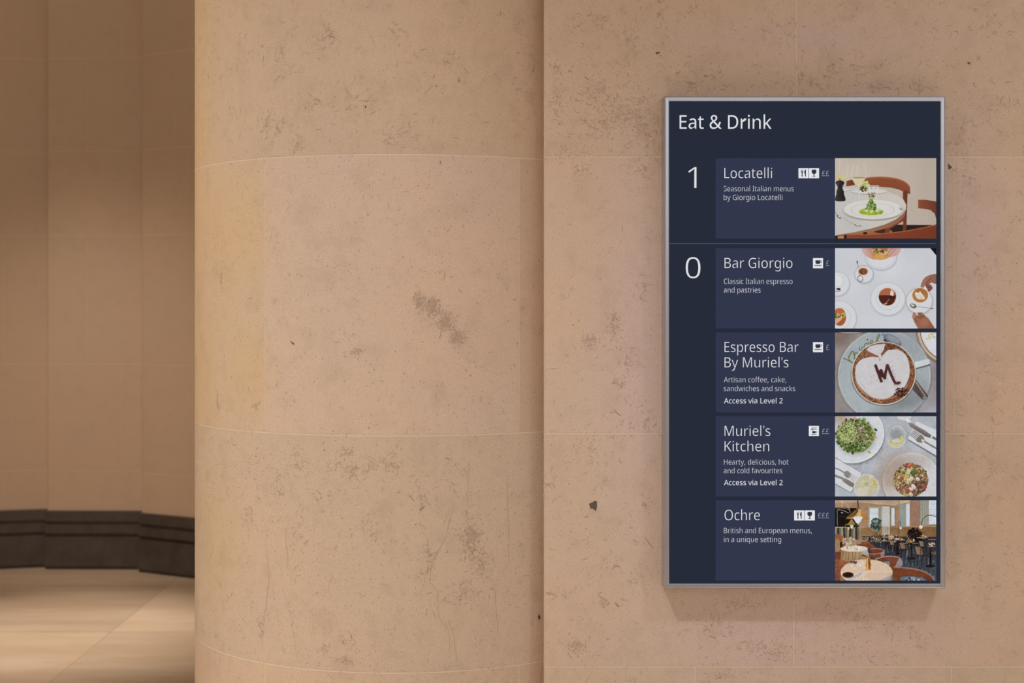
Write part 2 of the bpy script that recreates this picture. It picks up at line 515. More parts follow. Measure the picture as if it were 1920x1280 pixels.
CB = [(0.065, 1.606, 0.014, 0.022, 70, 'smudge'), (0.102, 1.592, 0.022, 0.025, 110, 'smudge'), (0.134, 1.55, 0.028, 0.031, 120, 'smudge'), (0.167, 1.512,
      0.02, 0.02, 80, 'smudge'), (0.203, 0.985, 0.028, 0.053, 170, 'smudge'), (0.221, 0.928, 0.042, 0.028, 60, 'smudge'), (0.184, 0.847, 0.063, 0.035,
      60, 'curl'), (0.093, 0.947, 0.02, 0.056, 50, 'curl'), (0.072, 1.1, 0.017, 0.025, 18, 'smudge'), (-0.098, 1.474, 0.02, 0.011, 25, 'smudge'),
      (-0.117, 1.217, 0.028, 0.014, 20, 'smudge'), (-0.053, 1.003, 0.021, 0.042, 30, 'smudge'), (-0.11, 1.169, 0.017, 0.017, 30, 'curl'), (-0.053,
      1.183, 0.035, 0.021, 25, 'curl'), (0.003, 1.184, 0.021, 0.011, 18, 'curl'), (-0.347, 2.073, 0.042, 0.049, 80, 'curl'), (-0.175, 2.295, 0.035,
      0.028, 60, 'curl'), (-0.213, 2.122, 0.042, 0.021, 30, 'curl'), (-0.261, 2.019, 0.021, 0.028, 25, 'curl'), (-0.095, 2.125, 0.07, 0.056, 40,
      'curl'), (0.003, 2.304, 0.035, 0.028, 25, 'curl'), (0.142, 2.237, 0.028, 0.028, 20, 'curl'), (0.337, 2.341, 0.017, 0.028, 22, 'smudge'), (0.387,
      2.239, 0.017, 0.056, 35, 'curl'), (0.379, 2.153, 0.014, 0.021, 25, 'smudge'), (0.03, 2.027, 0.084, 0.042, 40, 'curl'), (-0.52, 2.122, 0.017,
      0.056, 15, 'curl'), (-0.312, 2.233, 0.042, 0.056, 30, 'curl'), (-0.329, 1.111, 0.022, 0.042, 45, 'smudge'), (-0.426, 1.04, 0.035, 0.056, 40,
      'curl'), (-0.198, 1.097, 0.035, 0.028, 25, 'curl'), (-0.261, 0.982, 0.042, 0.084, 40, 'curl'), (-0.385, 0.744, 0.008, 0.042, 20, 'curl'),
      (-0.183, 0.7, 0.02, 0.014, 22, 'smudge'), (-0.124, 0.669, 0.02, 0.014, 25, 'smudge'), (-0.117, 0.725, 0.042, 0.028, 25, 'curl'), (-0.261, 1.178,
      0.028, 0.014, 20, 'curl'), (-0.138, 1.168, 0.056, 0.028, 30, 'curl'), (-0.563, 1.672, 0.007, 0.035, 22, 'smudge'), (-0.585, 1.333, 0.007, 0.025,
      18, 'smudge'), (-0.405, 1.327, 0.017, 0.011, 14, 'smudge'), (-0.011, 1.184, 0.035, 0.035, 25, 'curl'), (0.156, 1.168, 0.042, 0.035, 25, 'curl')]
CV = [[(0.199, 1.194), (0.194, 1.097), (0.191, 1.034), (0.206, 0.992)], [(0.149, 1.085), (0.156, 1.077), (0.139, 1.002), (0.097, 0.92), (0.094, 0.878),
      (0.113, 0.85), (0.116, 0.787), (0.144, 0.751), (0.146, 0.657)], [(0.304, 1.162), (0.308, 1.049), (0.312, 0.992), (0.309, 0.915), (0.286,
      0.882)], [(0.142, 0.779), (0.158, 0.73), (0.167, 0.653)], [(0.266, 0.876), (0.273, 0.812), (0.281, 0.713)], [(0.065, 1.031), (0.086, 0.989),
      (0.093, 0.934), (0.072, 0.851), (0.068, 0.823)], [(-0.298, 1.007), (-0.303, 0.979), (-0.294, 0.923), (-0.303, 0.908)], [(-0.366, 0.945),
      (-0.357, 0.875), (-0.366, 0.804), (-0.381, 0.731), (-0.385, 0.659)], [(-0.286, 0.783), (-0.278, 0.742), (-0.264, 0.652)]]
rib, dot = fleck_sheet(k, on_column, CB, [(9000, 'dot', 0.4, 1.98), (1800, 'dot', 1.98, 2.6), (800, 'curl', 0.4, 1.25), (240, 'curl', 1.25, 1.98), (620, 'curl', 1.98, 2.6)], (-1.3, 0.42, 0.4, 2.6))
for line in CV:                                  # hairline veins
    path = []
    for a, b in zip(line, line[1:]):
        for i in range(6):
            t = i / 6
            path.append((a[0] + (b[0] - a[0]) * t + rnd.uniform(-0.002, 0.002), a[1] + (b[1] - a[1]) * t))
    rib(path, 0.0013, 2)
CMARK = [[(-0.075, 2.114), (-0.071, 2.111), (-0.071, 2.107), (-0.074, 2.108)], [(-0.289, 1.503), (-0.284, 1.5), (-0.276, 1.496), (-0.274, 1.492), (-0.281, 1.495)],
         [(0.405, 0.77), (0.412, 0.759), (0.405, 0.753), (0.402, 0.762)]]
for c in CMARK:
    k.face([on_column(u, z, 0.0009) for u, z in c], 4)
CMARK2 = [[(0.136, 1.693), (0.134, 1.679), (0.13, 1.658), (0.132, 1.675)], [(0.106, 2.198), (0.104, 2.184), (0.102, 2.188)], [(0.111, 2.17), (0.113, 2.164), (0.108, 2.162)],
          [(0.12, 1.973), (0.125, 1.965), (0.119, 1.963)], [(0.17, 2.19), (0.174, 2.18), (0.167, 2.176)], [(0.036, 1.112), (0.044, 1.1), (0.055, 1.085), (0.046, 1.094)],
          [(0.083, 1.075), (0.069, 1.061), (0.066, 1.066), (0.076, 1.074)]]
for c in CMARK2:
    k.face([on_column(u, z, 0.0009) for u, z in c], 3)
structure(k.build('column', STONE_MATS, tint=True), 'broad round column of cream limestone blocks beside the flat wall')

# curved far wall of the passage: stepped flat facets
FACETS = [((-5.90, 6.60), (-5.12, 7.80)), ((-5.05, 7.74), (-3.95, 8.72)), ((-3.93, 8.80), (-2.828, 9.09)), ((-2.803, 9.02), (-2.233, 9.01)), ((-2.208, 8.92), (-1.45, 8.485)),
          ((-1.42, 8.41), (-0.85, 7.90)), ((-0.83, 7.80), (-0.42, 7.05)), ((-0.42, 6.95), (-0.25, 6.0))]
FZ = [0.0, 0.588, 1.236, 2.009, 2.518, 3.082, TOP]
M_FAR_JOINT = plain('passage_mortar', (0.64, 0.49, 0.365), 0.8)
f = Mesh()
prev = None
for i, (a, b) in enumerate(FACETS):
    if prev:
        f.face([(prev[0], prev[1], 0), (a[0], a[1], 0), (a[0], a[1], TOP), (prev[0], prev[1], TOP)])
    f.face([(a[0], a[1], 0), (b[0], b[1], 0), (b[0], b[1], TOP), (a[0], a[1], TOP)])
    nx, ny = b[1] - a[1], -(b[0] - a[0])
    L = math.hypot(nx, ny)
    nx, ny = nx / L * 0.001, ny / L * 0.001
    for z in FZ[1:-1]:
        f.face([(a[0] + nx, a[1] + ny, z - 0.004), (b[0] + nx, b[1] + ny, z - 0.004), (b[0] + nx, b[1] + ny, z + 0.004), (a[0] + nx, a[1] + ny, z + 0.004)], 1)
    for j in range(len(FZ) - 1):                  # upright joints, staggered
        t = (0.42 if (j + i) % 2 else 0.78)
        x, y = a[0] + (b[0] - a[0]) * t, a[1] + (b[1] - a[1]) * t
        ex, ey = (b[0] - a[0]) / L * 0.002, (b[1] - a[1]) / L * 0.002
        if (j + i) % 3:
            f.face([(x - ex + nx, y - ey + ny, FZ[j]), (x + ex + nx, y + ey + ny, FZ[j]), (x + ex + nx, y + ey + ny, FZ[j + 1]), (x - ex + nx, y - ey + ny, FZ[j + 1])], 1)
    prev = b
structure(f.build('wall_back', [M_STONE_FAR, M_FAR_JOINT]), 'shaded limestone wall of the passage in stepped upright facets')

# dark marble baseboard along it, with two grooves
bm_, nt, p = new_mat('dark_marble')
vec = nt.nodes.new('ShaderNodeTexCoord').outputs['Object']
c = mix(nt, ramp(nt, noise(nt, vec, 9, 6, 0.65), [(0.35, W(0)), (0.7, W(1))]), (0.060, 0.048, 0.040, 1), (0.090, 0.073, 0.063, 1))
nt.links.new(c, p.inputs['Base Color'])
p.inputs['Roughness'].default_value = 0.42
M_MARBLE = bm_
PROFILE = [(0.0, 0.352), (0.014, 0.352), (0.018, 0.348), (0.018, 0.289), (0.004, 0.286), (0.004, 0.271), (0.024, 0.268), (0.024, 0.217), (0.005, 0.214), (0.005, 0.199),
           (0.032, 0.196), (0.032, 0.020), (0.016, 0.016), (0.016, 0.0)]
b_ = Mesh()
for a, b in FACETS:
    nx, ny = b[1] - a[1], -(b[0] - a[0])
    L = math.hypot(nx, ny)
    nx, ny = nx / L, ny / L
    dx, dy = (b[0] - a[0]) / L * 0.012, (b[1] - a[1]) / L * 0.012
    for (o0, z0), (o1, z1) in zip(PROFILE, PROFILE[1:]):
        b_.face([(a[0] - dx + nx * o0, a[1] - dy + ny * o0, z0), (a[0] - dx + nx * o1, a[1] - dy + ny * o1, z1), (b[0] + nx * o1, b[1] + ny * o1, z1), (b[0] + nx * o0, b[1] + ny * o0, z0)])
    for q, s in ((a, -1), (b, 0)):
        b_.face([(q[0] + s * dx + nx * o, q[1] + s * dy + ny * o, z) for o, z in PROFILE] + [(q[0] + s * dx, q[1] + s * dy, 0)])
structure(b_.build('baseboard_back', [M_MARBLE]), 'dark grooved marble baseboard along the passage wall')


# ------------------------------------------------------------------ the pictures printed on the listing panels
class Picture:
    """paints one small photograph into a grid of colours; coordinates 46..1562 across, 40..1245 down"""
    NX, NY, SS = 300, 238, 2

    def __init__(self, bg, seed):
        self.w, self.h = self.NX * self.SS, self.NY * self.SS
        self.kx, self.ky = self.w / 1516.0, self.h / 1205.0
        self.X, self.Y = np.meshgrid(46 + (np.arange(self.w) + 0.5) / self.kx, 40 + (np.arange(self.h) + 0.5) / self.ky)
        self.a = np.empty((self.h, self.w, 3))
        self.a[:] = bg
        self.r = np.random.RandomState(seed)

    def win(self, x0, y0, x1, y1):
        i0, i1 = max(0, int((x0 - 46) * self.kx) - 1), min(self.w, int((x1 - 46) * self.kx) + 2)
        j0, j1 = max(0, int((y0 - 40) * self.ky) - 1), min(self.h, int((y1 - 40) * self.ky) + 2)
        return None if i1 <= i0 or j1 <= j0 else (slice(j0, j1), slice(i0, i1))

    def put(self, s, al, col):
        al = np.asarray(al, float)[..., None]
        self.a[s] = self.a[s] * (1 - al) + np.asarray(col, float) * al

    def ell(self, cx, cy, rx, ry, col, rot=0, al=1.0, soft=0.0):
        m = max(rx, ry) * (1 + soft)
        s = self.win(cx - m, cy - m, cx + m, cy + m)
        if s is None:
            return
        t = math.radians(rot)
        dx, dy = self.X[s] - cx, self.Y[s] - cy
        d = np.hypot((dx * math.cos(t) + dy * math.sin(t)) / rx, (-dx * math.sin(t) + dy * math.cos(t)) / ry)
        k = (d < 1) * 1.0 if soft <= 0 else np.clip((1 + soft - d) / (2 * soft), 0, 1)
        self.put(s, k * al, col)

    def ring(self, cx, cy, rx, ry, wd, col, rot=0, al=1.0, a0=0, a1=360):
        m = max(rx, ry) + wd
        s = self.win(cx - m, cy - m, cx + m, cy + m)
        if s is None:
            return
        t = math.radians(rot)
        dx, dy = self.X[s] - cx, self.Y[s] - cy
        ex, ey = dx * math.cos(t) + dy * math.sin(t), -dx * math.sin(t) + dy * math.cos(t)
        d = np.abs(np.hypot(ex / rx, ey / ry) - 1) * min(rx, ry)
        an = np.degrees(np.arctan2(ey, ex)) % 360
        self.put(s, (d < wd / 2) * ((an >= a0) & (an <= a1)) * al, col)

    def inside(self, pts, s):
        X, Y = self.X[s], self.Y[s]
        r = np.zeros(X.shape, bool)
        for (x0, y0), (x1, y1) in zip(pts[-1:] + pts[:-1], pts):
            if y0 == y1:
                continue
            r ^= ((y0 > Y) != (y1 > Y)) & (X < (x1 - x0) * (Y - y0) / (y1 - y0) + x0)
        return r

    @staticmethod
    def curve(p, closed=False, n=8):
        out = []
        m = len(p)
        for i in range(m if closed else m - 1):
            g = (lambda j: p[j % m]) if closed else (lambda j: p[min(max(j, 0), m - 1)])
            a, b, c, d = g(i - 1), g(i), g(i + 1), g(i + 2)
            for q in range(n):
                t = q / n
                out.append(tuple(0.5 * (2 * b[e] + (c[e] - a[e]) * t + (2 * a[e] - 5 * b[e] + 4 * c[e] - d[e]) * t * t + (3 * b[e] - a[e] - 3 * c[e] + d[e]) * t ** 3) for e in (0, 1)))
        if not closed:
            out.append(p[-1])
        return out

    def poly(self, pts, col, al=1.0, smooth=False, to=None, axis=0, noise=0):
        """filled outline; with TO the colour runs from COL to TO along the axis"""
        if smooth:
            pts = self.curve(pts, True)
        xs, ys = [q[0] for q in pts], [q[1] for q in pts]
        s = self.win(min(xs), min(ys), max(xs), max(ys))
        if s is None:
            return
        k = self.inside(list(pts), s) * al
        c = np.asarray(col, float)
        if to is not None:
            g = (self.X[s] - min(xs)) / (max(xs) - min(xs) + 1e-6) if axis == 0 else (self.Y[s] - min(ys)) / (max(ys) - min(ys) + 1e-6)
            c = c + (np.asarray(to, float) - c) * np.clip(g, 0, 1)[..., None]
        if noise:
            c = c + self.r.normal(0, noise, self.X[s].shape)[..., None]
        self.put(s, k, c)

    def line(self, pts, wd, col, al=1.0, smooth=False, taper=None):
        if smooth:
            pts = self.curve(pts)
        n = len(pts) - 1
        for i in range(n):
            (x0, y0), (x1, y1) = pts[i], pts[i + 1]
            w = (wd if taper is None else wd + (taper - wd) * i / max(n, 1)) / 2
            s = self.win(min(x0, x1) - w, min(y0, y1) - w, max(x0, x1) + w, max(y0, y1) + w)
            if s is None:
                continue
            dx, dy = x1 - x0, y1 - y0
            t = np.clip(((self.X[s] - x0) * dx + (self.Y[s] - y0) * dy) / (dx * dx + dy * dy + 1e-9), 0, 1)
            d = np.hypot(self.X[s] - x0 - t * dx, self.Y[s] - y0 - t * dy)
            self.put(s, (d < w) * al, col)

    def specks(self, n, cx, cy, rx, ry, size, cols, al=1.0, shape=None):
        for _ in range(n):
            t, q = self.r.uniform(0, 6.283), math.sqrt(self.r.uniform(0, 1))
            if shape == 'box':
                x, y = cx + self.r.uniform(-rx, rx), cy + self.r.uniform(-ry, ry)
            else:
                x, y = cx + rx * q * math.cos(t), cy + ry * q * math.sin(t)
            z = self.r.uniform(*size)
            self.ell(x, y, z, z * self.r.uniform(0.4, 1.0), cols[self.r.randint(len(cols))], self.r.uniform(0, 180), al)

    def clouds(self, cell, amp):
        gw, gh = int(self.w / cell) + 3, int(self.h / cell) + 3
        g = self.r.normal(0, 1, (gh, gw))
        fx, fy = np.arange(self.w) / cell, np.arange(self.h) / cell
        ix, iy = fx.astype(int), fy.astype(int)
        tx, ty = (fx - ix)[None, :], (fy - iy)[:, None]
        tx, ty = tx * tx * (3 - 2 * tx), ty * ty * (3 - 2 * ty)
        A = g[np.ix_(iy, ix)] * (1 - tx) + g[np.ix_(iy, ix + 1)] * tx
        B = g[np.ix_(iy + 1, ix)] * (1 - tx) + g[np.ix_(iy + 1, ix + 1)] * tx
        self.a += ((A * (1 - ty) + B * ty) * amp)[..., None]

    def grade(self, sat=1.0, gain=1.0, contrast=1.0, pivot=120.0):
        y = (self.a * (0.3, 0.59, 0.11)).sum(-1, keepdims=True)
        self.a = ((y + (self.a - y) * sat) * gain - pivot) * contrast + pivot

    def colours(self):
        a = np.clip(self.a.reshape(self.NY, self.SS, self.NX, self.SS, 3).mean((1, 3)), 0, 255) / 255.0
        return np.where(a <= 0.04045, a / 12.92, ((a + 0.055) / 1.055) ** 2.4)


def picture_dining():
    P = Picture((186, 174, 160), 1)
    P.poly([(46, 40), (1562, 40), (1562, 1060), (46, 1060)], (194, 182, 168), to=(180, 165, 150))
    P.poly([(600, 1100), (980, 1035), (1562, 1042), (1562, 1150), (600, 1180)], (44, 30, 25))
    P.poly([(200, 1120), (900, 1120), (900, 1245), (200, 1245)], (158, 98, 54))
    P.poly([(620, 1110), (800, 1090), (860, 1150), (760, 1170), (640, 1150)], (70, 40, 28))
    # far chair
    P.poly([(218, 385), (305, 360), (350, 440), (215, 466)], (132, 66, 40), to=(105, 50, 32))
    P.poly([(1062, 520), (1132, 520), (1112, 1145), (1064, 1145)], (122, 58, 36), to=(96, 44, 28))
    P.poly([(1075, 900), (1100, 960), (870, 1100), (862, 1165), (790, 1160), (800, 1090)], (120, 58, 36))
    P.poly([(460, 350), (560, 326), (700, 318), (860, 325), (1000, 350), (1110, 400), (1165, 460), (1174, 578), (1132, 572), (1112, 520), (1075, 545), (1000, 510), (880, 482), (700, 468), (560, 470), (460, 430)], (146, 78, 48), to=(126, 64, 40), axis=1)
    P.line([(520, 335), (700, 322), (860, 330), (1000, 356), (1110, 408), (1162, 465)], 14, (176, 108, 76), 0.8, True)
    P.line([(690, 345), (800, 380), (960, 390)], 10, (115, 60, 38), 0.6, True)
    # right chair
    P.poly([(1290, 662), (1400, 662), (1562, 690), (1562, 960), (1535, 870), (1470, 815), (1290, 788)], (138, 74, 50), to=(110, 54, 36))
    # table with its wooden edge
    P.poly([(1112, 790), (1090, 910), (1000, 1000), (850, 1080), (640, 1135), (350, 1180), (46, 1215), (46, 1150)], (164, 122, 92), to=(140, 92, 66))
    P.poly([(46, 468), (220, 462), (420, 480), (700, 492), (860, 555), (980, 600), (1070, 660), (1112, 740), (1106, 810), (1060, 880), (960, 955), (800, 1030), (600, 1090), (350, 1145), (46, 1195)], (188, 187, 184), to=(200, 191, 181))
    # far plate, bread, salad
    P.ell(210, 520, 90, 25, (204, 199, 192))
    P.line([(170, 545), (290, 520)], 6, (130, 125, 118))
    P.ell(560, 545, 262, 42, (150, 143, 134))
    P.ell(560, 538, 262, 40, (206, 201, 195))
    P.specks(60, 470, 500, 70, 42, (6, 17), [(52, 42, 22), (100, 38, 30), (120, 120, 45), (160, 165, 80), (40, 32, 18)])
    P.specks(40, 510, 425, 50, 40, (8, 20), [(176, 180, 96), (150, 158, 70), (196, 194, 130)])
    # tumbler
    P.poly([(510, 450), (700, 450), (660, 640), (540, 640)], (204, 202, 198), 0.55)
    P.poly([(535, 560), (655, 555), (645, 630), (548, 632)], (132, 114, 76), 0.85)
    P.specks(26, 600, 590, 60, 40, (5, 14), [(90, 74, 48), (188, 170, 120), (222, 218, 210)])
    P.line([(510, 450), (700, 450), (655, 640)], 6, (226, 226, 226), 0.8)
    P.line([(560, 470), (585, 630)], 7, (228, 226, 224), 0.9)
    P.specks(14, 600, 480, 80, 22, (3, 8), [(110, 106, 102), (230, 230, 228)])
    # wine glasses
    P.poly([(62, 292), (232, 288), (200, 345), (160, 372), (85, 335)], (200, 190, 124), 0.9)
    P.line([(235, 120), (232, 290), (200, 345)], 5, (212, 206, 198), 0.8, True)
    P.line([(120, 60), (112, 260)], 8, (210, 204, 196), 0.7)
    P.poly([(303, 336), (505, 330), (470, 395), (430, 445), (370, 445), (330, 395)], (206, 196, 148), 0.95)
    P.ell(404, 334, 100, 9, (128, 118, 92), 0, 0.8)
    P.line([(335, 120), (300, 250), (305, 340), (360, 440)], 5, (214, 208, 200), 0.9, True)
    P.line([(480, 120), (508, 250), (505, 330), (440, 440)], 5, (214, 208, 200), 0.9, True)
    P.line([(385, 150), (378, 310)], 9, (212, 206, 198), 0.8)
    P.line([(402, 445), (402, 690)], 16, (216, 212, 206), 0.9)
    P.line([(394, 480), (394, 690)], 4, (160, 152, 140), 0.8)
    P.ell(400, 690, 100, 14, (210, 206, 200), 0, 0.5)
    # pepper mill
    mill = [(120, 372), (176, 390), (186, 420), (165, 455), (160, 490), (182, 545), (180, 580), (194, 610), (196, 680), (58, 680), (58, 610), (70, 580), (68, 545), (86, 490), (82, 455), (58, 420), (66, 390)]
    P.poly(mill, (58, 53, 48), to=(30, 27, 25), smooth=True)
    for y in (462, 582, 612):
        P.line([(74, y), (182, y)], 5, (24, 21, 19))
    P.line([(96, 400), (92, 445)], 9, (104, 98, 90), 0.7)
    P.ell(118, 357, 17, 19, (168, 140, 64))
    # near plate
    P.ell(625, 826, 452, 150, (140, 126, 112), 0, 0.8, 0.06)
    P.ell(620, 806, 452, 152, (208, 205, 200))
    P.ring(620, 806, 448, 148, 7, (188, 182, 174))
    P.ring(610, 815, 320, 98, 5, (190, 186, 180))
    P.ell(590, 842, 182, 54, (152, 172, 30))
    P.specks(60, 590, 845, 175, 48, (8, 20), [(140, 162, 22), (164, 184, 44), (128, 150, 30)])
    P.specks(60, 600, 818, 140, 32, (7, 18), [(202, 202, 178), (186, 188, 160), (216, 214, 198), (150, 158, 90)])
    for y, q in ((800, 95), (770, 85), (735, 68), (700, 45), (668, 26)):
        P.specks(34, 588, y, q, 24, (5, 14), [(92, 128, 32), (62, 92, 22), (148, 180, 66), (120, 156, 48), (44, 66, 18)])
    # cutlery
    P.line([(46, 840), (110, 925)], 12, (150, 144, 136))
    P.ell(105, 918, 44, 20, (120, 114, 106), 35)
    P.ell(112, 912, 20, 8, (222, 218, 212), 35)
    P.line([(180, 935), (260, 985), (360, 1040)], 14, (142, 136, 128), 1, True)
    P.line([(180, 930), (260, 980), (350, 1030)], 5, (224, 220, 214), 1, True)
    P.ell(388, 1045, 56, 17, (130, 122, 114), 8)
    P.ell(392, 1040, 36, 8, (220, 215, 208), 8)
    P.ell(1030, 798, 26, 15, (120, 112, 104), 40)
    P.ell(1026, 794, 12, 6, (224, 220, 214), 40)
    # near chair
    P.poly([(46, 1205), (240, 1180), (240, 1245), (46, 1245)], (60, 26, 16))
    P.poly([(90, 1205), (180, 1195), (180, 1245), (90, 1245)], (180, 124, 76))
    P.poly([(470, 1150), (525, 1145), (525, 1178), (470, 1178)], (40, 24, 16))
    P.poly([(222, 1178), (500, 1186), (800, 1165), (1100, 1130), (1400, 1072), (1562, 1030), (1562, 1250), (222, 1250)], (140, 70, 44), to=(120, 54, 32))
    P.line([(222, 1180), (500, 1188), (800, 1168), (1100, 1133), (1400, 1075), (1562, 1034)], 12, (172, 98, 68), 0.9)
    for i in range(24):
        y = 1175 + P.r.uniform(0, 70)
        x = P.r.uniform(230, 1400)
        P.line([(x, y), (x + 160, y - 18)], 4, (108, 48, 30), 0.35)
    P.clouds(90, 2.0)
    P.clouds(5, 1.5)
    P.grade(0.92, 1.0, 1.0)
    return P.colours()


def picture_coffee():
    P = Picture((199, 201, 208), 2)
    P.clouds(110, 3.0)
    for i in range(14):
        x, y = P.r.uniform(46, 1500), P.r.uniform(40, 1245)
        P.line([(x, y), (x + P.r.uniform(-120, 120), y + P.r.uniform(30, 120)), (x + P.r.uniform(-160, 160), y + P.r.uniform(120, 220))], 5, (184, 186, 194), 0.5, True)
    P.poly([(1468, 40), (1562, 40), (1562, 155)], (14, 14, 20))

    def plate(x, y, rx, ry, inner, c=(206, 208, 213), edge=(172, 173, 178)):
        P.ell(x + 6, y + 16, rx + 8, ry + 8, (172, 172, 178), 0, 0.7, 0.06)
        P.ell(x, y, rx, ry, c)
        P.ring(x, y, rx, ry, 7, edge, 0, 0.9)
        if inner:
            P.ring(x, y, rx * inner, ry * inner, 6, edge, 0, 0.8)
            P.ring(x, y, rx * inner * 0.93, ry * inner * 0.93, 5, (222, 222, 226), 0, 0.8)
    # upper plate, hands and roll
    plate(735, 175, 228, 186, 0.84)
    P.poly([(455, 40), (640, 40), (660, 205), (560, 188), (480, 130)], (210, 166, 156), to=(188, 134, 122), smooth=True)
    P.poly([(820, 40), (1022, 40), (985, 145), (880, 175), (800, 195)], (196, 146, 134), to=(208, 160, 150), smooth=True)
    for q in ([(520, 60), (590, 110), (620, 170)], [(560, 50), (620, 90), (640, 150)], [(960, 60), (900, 110), (850, 165)], [(900, 50), (860, 90), (830, 130)]):
        P.line(q, 8, (160, 104, 94), 0.8, True)
    P.ell(720, 60, 118, 60, (188, 112, 62))
    P.ell(720, 140, 122, 78, (196, 128, 58))
    P.ell(715, 175, 95, 40, (212, 158, 84), 0, 0.8, 0.3)
    P.poly([(600, 70), (700, 50), (840, 95), (820, 130), (700, 100), (610, 110)], (214, 178, 120))
    P.poly([(660, 110), (760, 110), (820, 140), (740, 150)], (222, 150, 110))
    P.specks(36, 715, 84, 110, 26, (8, 18), [(58, 76, 46), (84, 104, 56), (44, 58, 36), (150, 160, 90)])
    # espresso
    plate(480, 432, 140, 130, 0)
    P.ring(480, 432, 138, 128, 6, (150, 152, 146))
    P.ell(466, 384, 80, 74, (220, 214, 206))
    P.ring(466, 384, 80, 74, 5, (176, 170, 160))
    P.ell(467, 390, 70, 55, (160, 94, 58))
    P.ell(467, 394, 56, 42, (122, 64, 42))
    P.specks(20, 470, 390, 45, 34, (5, 11), [(150, 88, 56), (106, 54, 36)])
    P.ring(425, 497, 36, 46, 11, (128, 126, 122), -20)
    P.ell(440, 488, 14, 22, (220, 222, 224))
    P.line([(378, 238), (383, 270)], 18, (84, 76, 70))
    P.line([(383, 270), (398, 325)], 9, (138, 130, 122))
    # cup at the left border
    plate(76, 572, 186, 182, 0)
    P.ell(72, 525, 112, 122, (214, 215, 218))
    P.ring(72, 525, 112, 122, 6, (172, 172, 174))
    P.ring(66, 528, 88, 96, 5, (184, 184, 186))
    P.ell(100, 655, 30, 17, (50, 46, 42))
    P.line([(46, 685), (90, 690), (132, 672)], 10, (118, 112, 106), 1, True)
    # roll at the lower left
    plate(108, 1085, 258, 252, 0.66)
    P.ell(118, 1072, 96, 132, (170, 84, 44))
    P.ell(110, 990, 70, 50, (190, 98, 54), 0, 0.9, 0.2)
    P.poly([(46, 1060), (120, 1030), (200, 990), (205, 1030), (130, 1080), (46, 1130)], (190, 160, 60))
    P.specks(50, 125, 1050, 85, 42, (7, 17), [(160, 156, 46), (120, 124, 44), (204, 190, 110), (216, 170, 140), (70, 60, 40)])
    P.poly([(46, 1120), (130, 1070), (150, 1110), (46, 1190)], (208, 160, 140))
    # black coffee on the centre plate
    plate(838, 800, 256, 244, 0.66)
    P.ell(832, 770, 136, 138, (218, 200, 182))
    P.ell(830, 770, 129, 131, (78, 33, 24))
    P.poly([(830 + 129 * math.cos(t), 770 + 131 * math.sin(t)) for t in [math.pi * (1.06 + 0.88 * i / 24) for i in range(25)]], (176, 94, 58))
    P.line([(704, 746), (880, 748), (956, 750)], 7, (100, 46, 30), 0.8)
    P.ell(900, 770, 40, 24, (52, 22, 16), 0, 0.8, 0.3)
    P.poly([(885, 655), (925, 700), (918, 762), (868, 742)], (214, 206, 190))
    P.line([(945, 700), (958, 770), (930, 850)], 9, (150, 82, 52), 1, True)
    P.line([(855, 805), (820, 850), (785, 885)], 7, (206, 150, 104), 0.9)
    P.ell(800, 875, 30, 8, (214, 160, 110), -15)
    # latte with a leaf
    plate(1306, 830, 198, 196, 0)
    P.ring(1306, 830, 194, 192, 7, (166, 156, 130))
    # upper hand
    P.poly([(1570, 436), (1460, 446), (1385, 486), (1340, 560), (1328, 622), (1366, 636), (1420, 588), (1480, 590), (1498, 640), (1450, 690), (1412, 640), (1470, 560), (1570, 572)], (164, 108, 88), to=(142, 90, 72), smooth=True)
    P.poly([(1400, 600), (1440, 580), (1500, 620), (1496, 660), (1440, 690)], (132, 76, 70), smooth=True)
    for q in ([(1405, 575), (1440, 530), (1490, 490)], [(1430, 620), (1470, 640)], [(1420, 590), (1470, 560)]):
        P.line(q, 10, (98, 58, 48), 0.8, True)
    P.line([(1385, 625), (1420, 665)], 22, (222, 214, 208))
    P.ell(1322, 748, 128, 120, (224, 214, 202))
    P.ell(1320, 746, 119, 110, (182, 124, 66))
    P.ring(1320, 748, 96, 88, 16, (160, 98, 48), 0, 0.6)
    P.ell(1330, 700, 80, 40, (140, 84, 44), 20, 0.5, 0.4)
    P.poly([(1240, 715), (1262, 700), (1290, 712), (1318, 690), (1342, 722), (1372, 760), (1386, 805), (1340, 806), (1290, 800), (1262, 770)], (220, 212, 202), smooth=True)
    for q in ([(1268, 735), (1300, 760), (1352, 800)], [(1312, 712), (1320, 750), (1360, 795)]):
        P.line(q, 6, (192, 146, 100), 0.9, True)
    P.ell(1216, 906, 52, 34, (112, 106, 98), 20)
    P.ell(1206, 898, 26, 13, (216, 212, 206), 20)
    P.line([(1268, 914), (1420, 935), (1510, 946)], 10, (170, 150, 136))
    P.ell(1496, 944, 20, 10, (96, 88, 84))
    # lower hand
    P.poly([(1218, 1000), (1200, 1070), (1232, 1150), (1290, 1250), (1545, 1250), (1448, 1100), (1340, 1000), (1290, 1004), (1262, 1020)], (158, 104, 78), to=(140, 84, 60))
    P.ell(1262, 1030, 34, 18, (206, 172, 158), 20)
    P.ell(1230, 1045, 26, 44, (172, 116, 92), 15, 0.9)
    for q in ([(1262, 1050), (1300, 1080), (1350, 1090)], [(1290, 1015), (1330, 1060), (1380, 1070)], [(1240, 1090), (1270, 1150)]):
        P.line(q, 10, (100, 56, 42), 0.85, True)
    P.ell(1390, 1150, 60, 70, (172, 112, 84), 30, 0.6, 0.4)
    P.clouds(5, 1.0)
    P.grade(0.88)
    return P.colours()


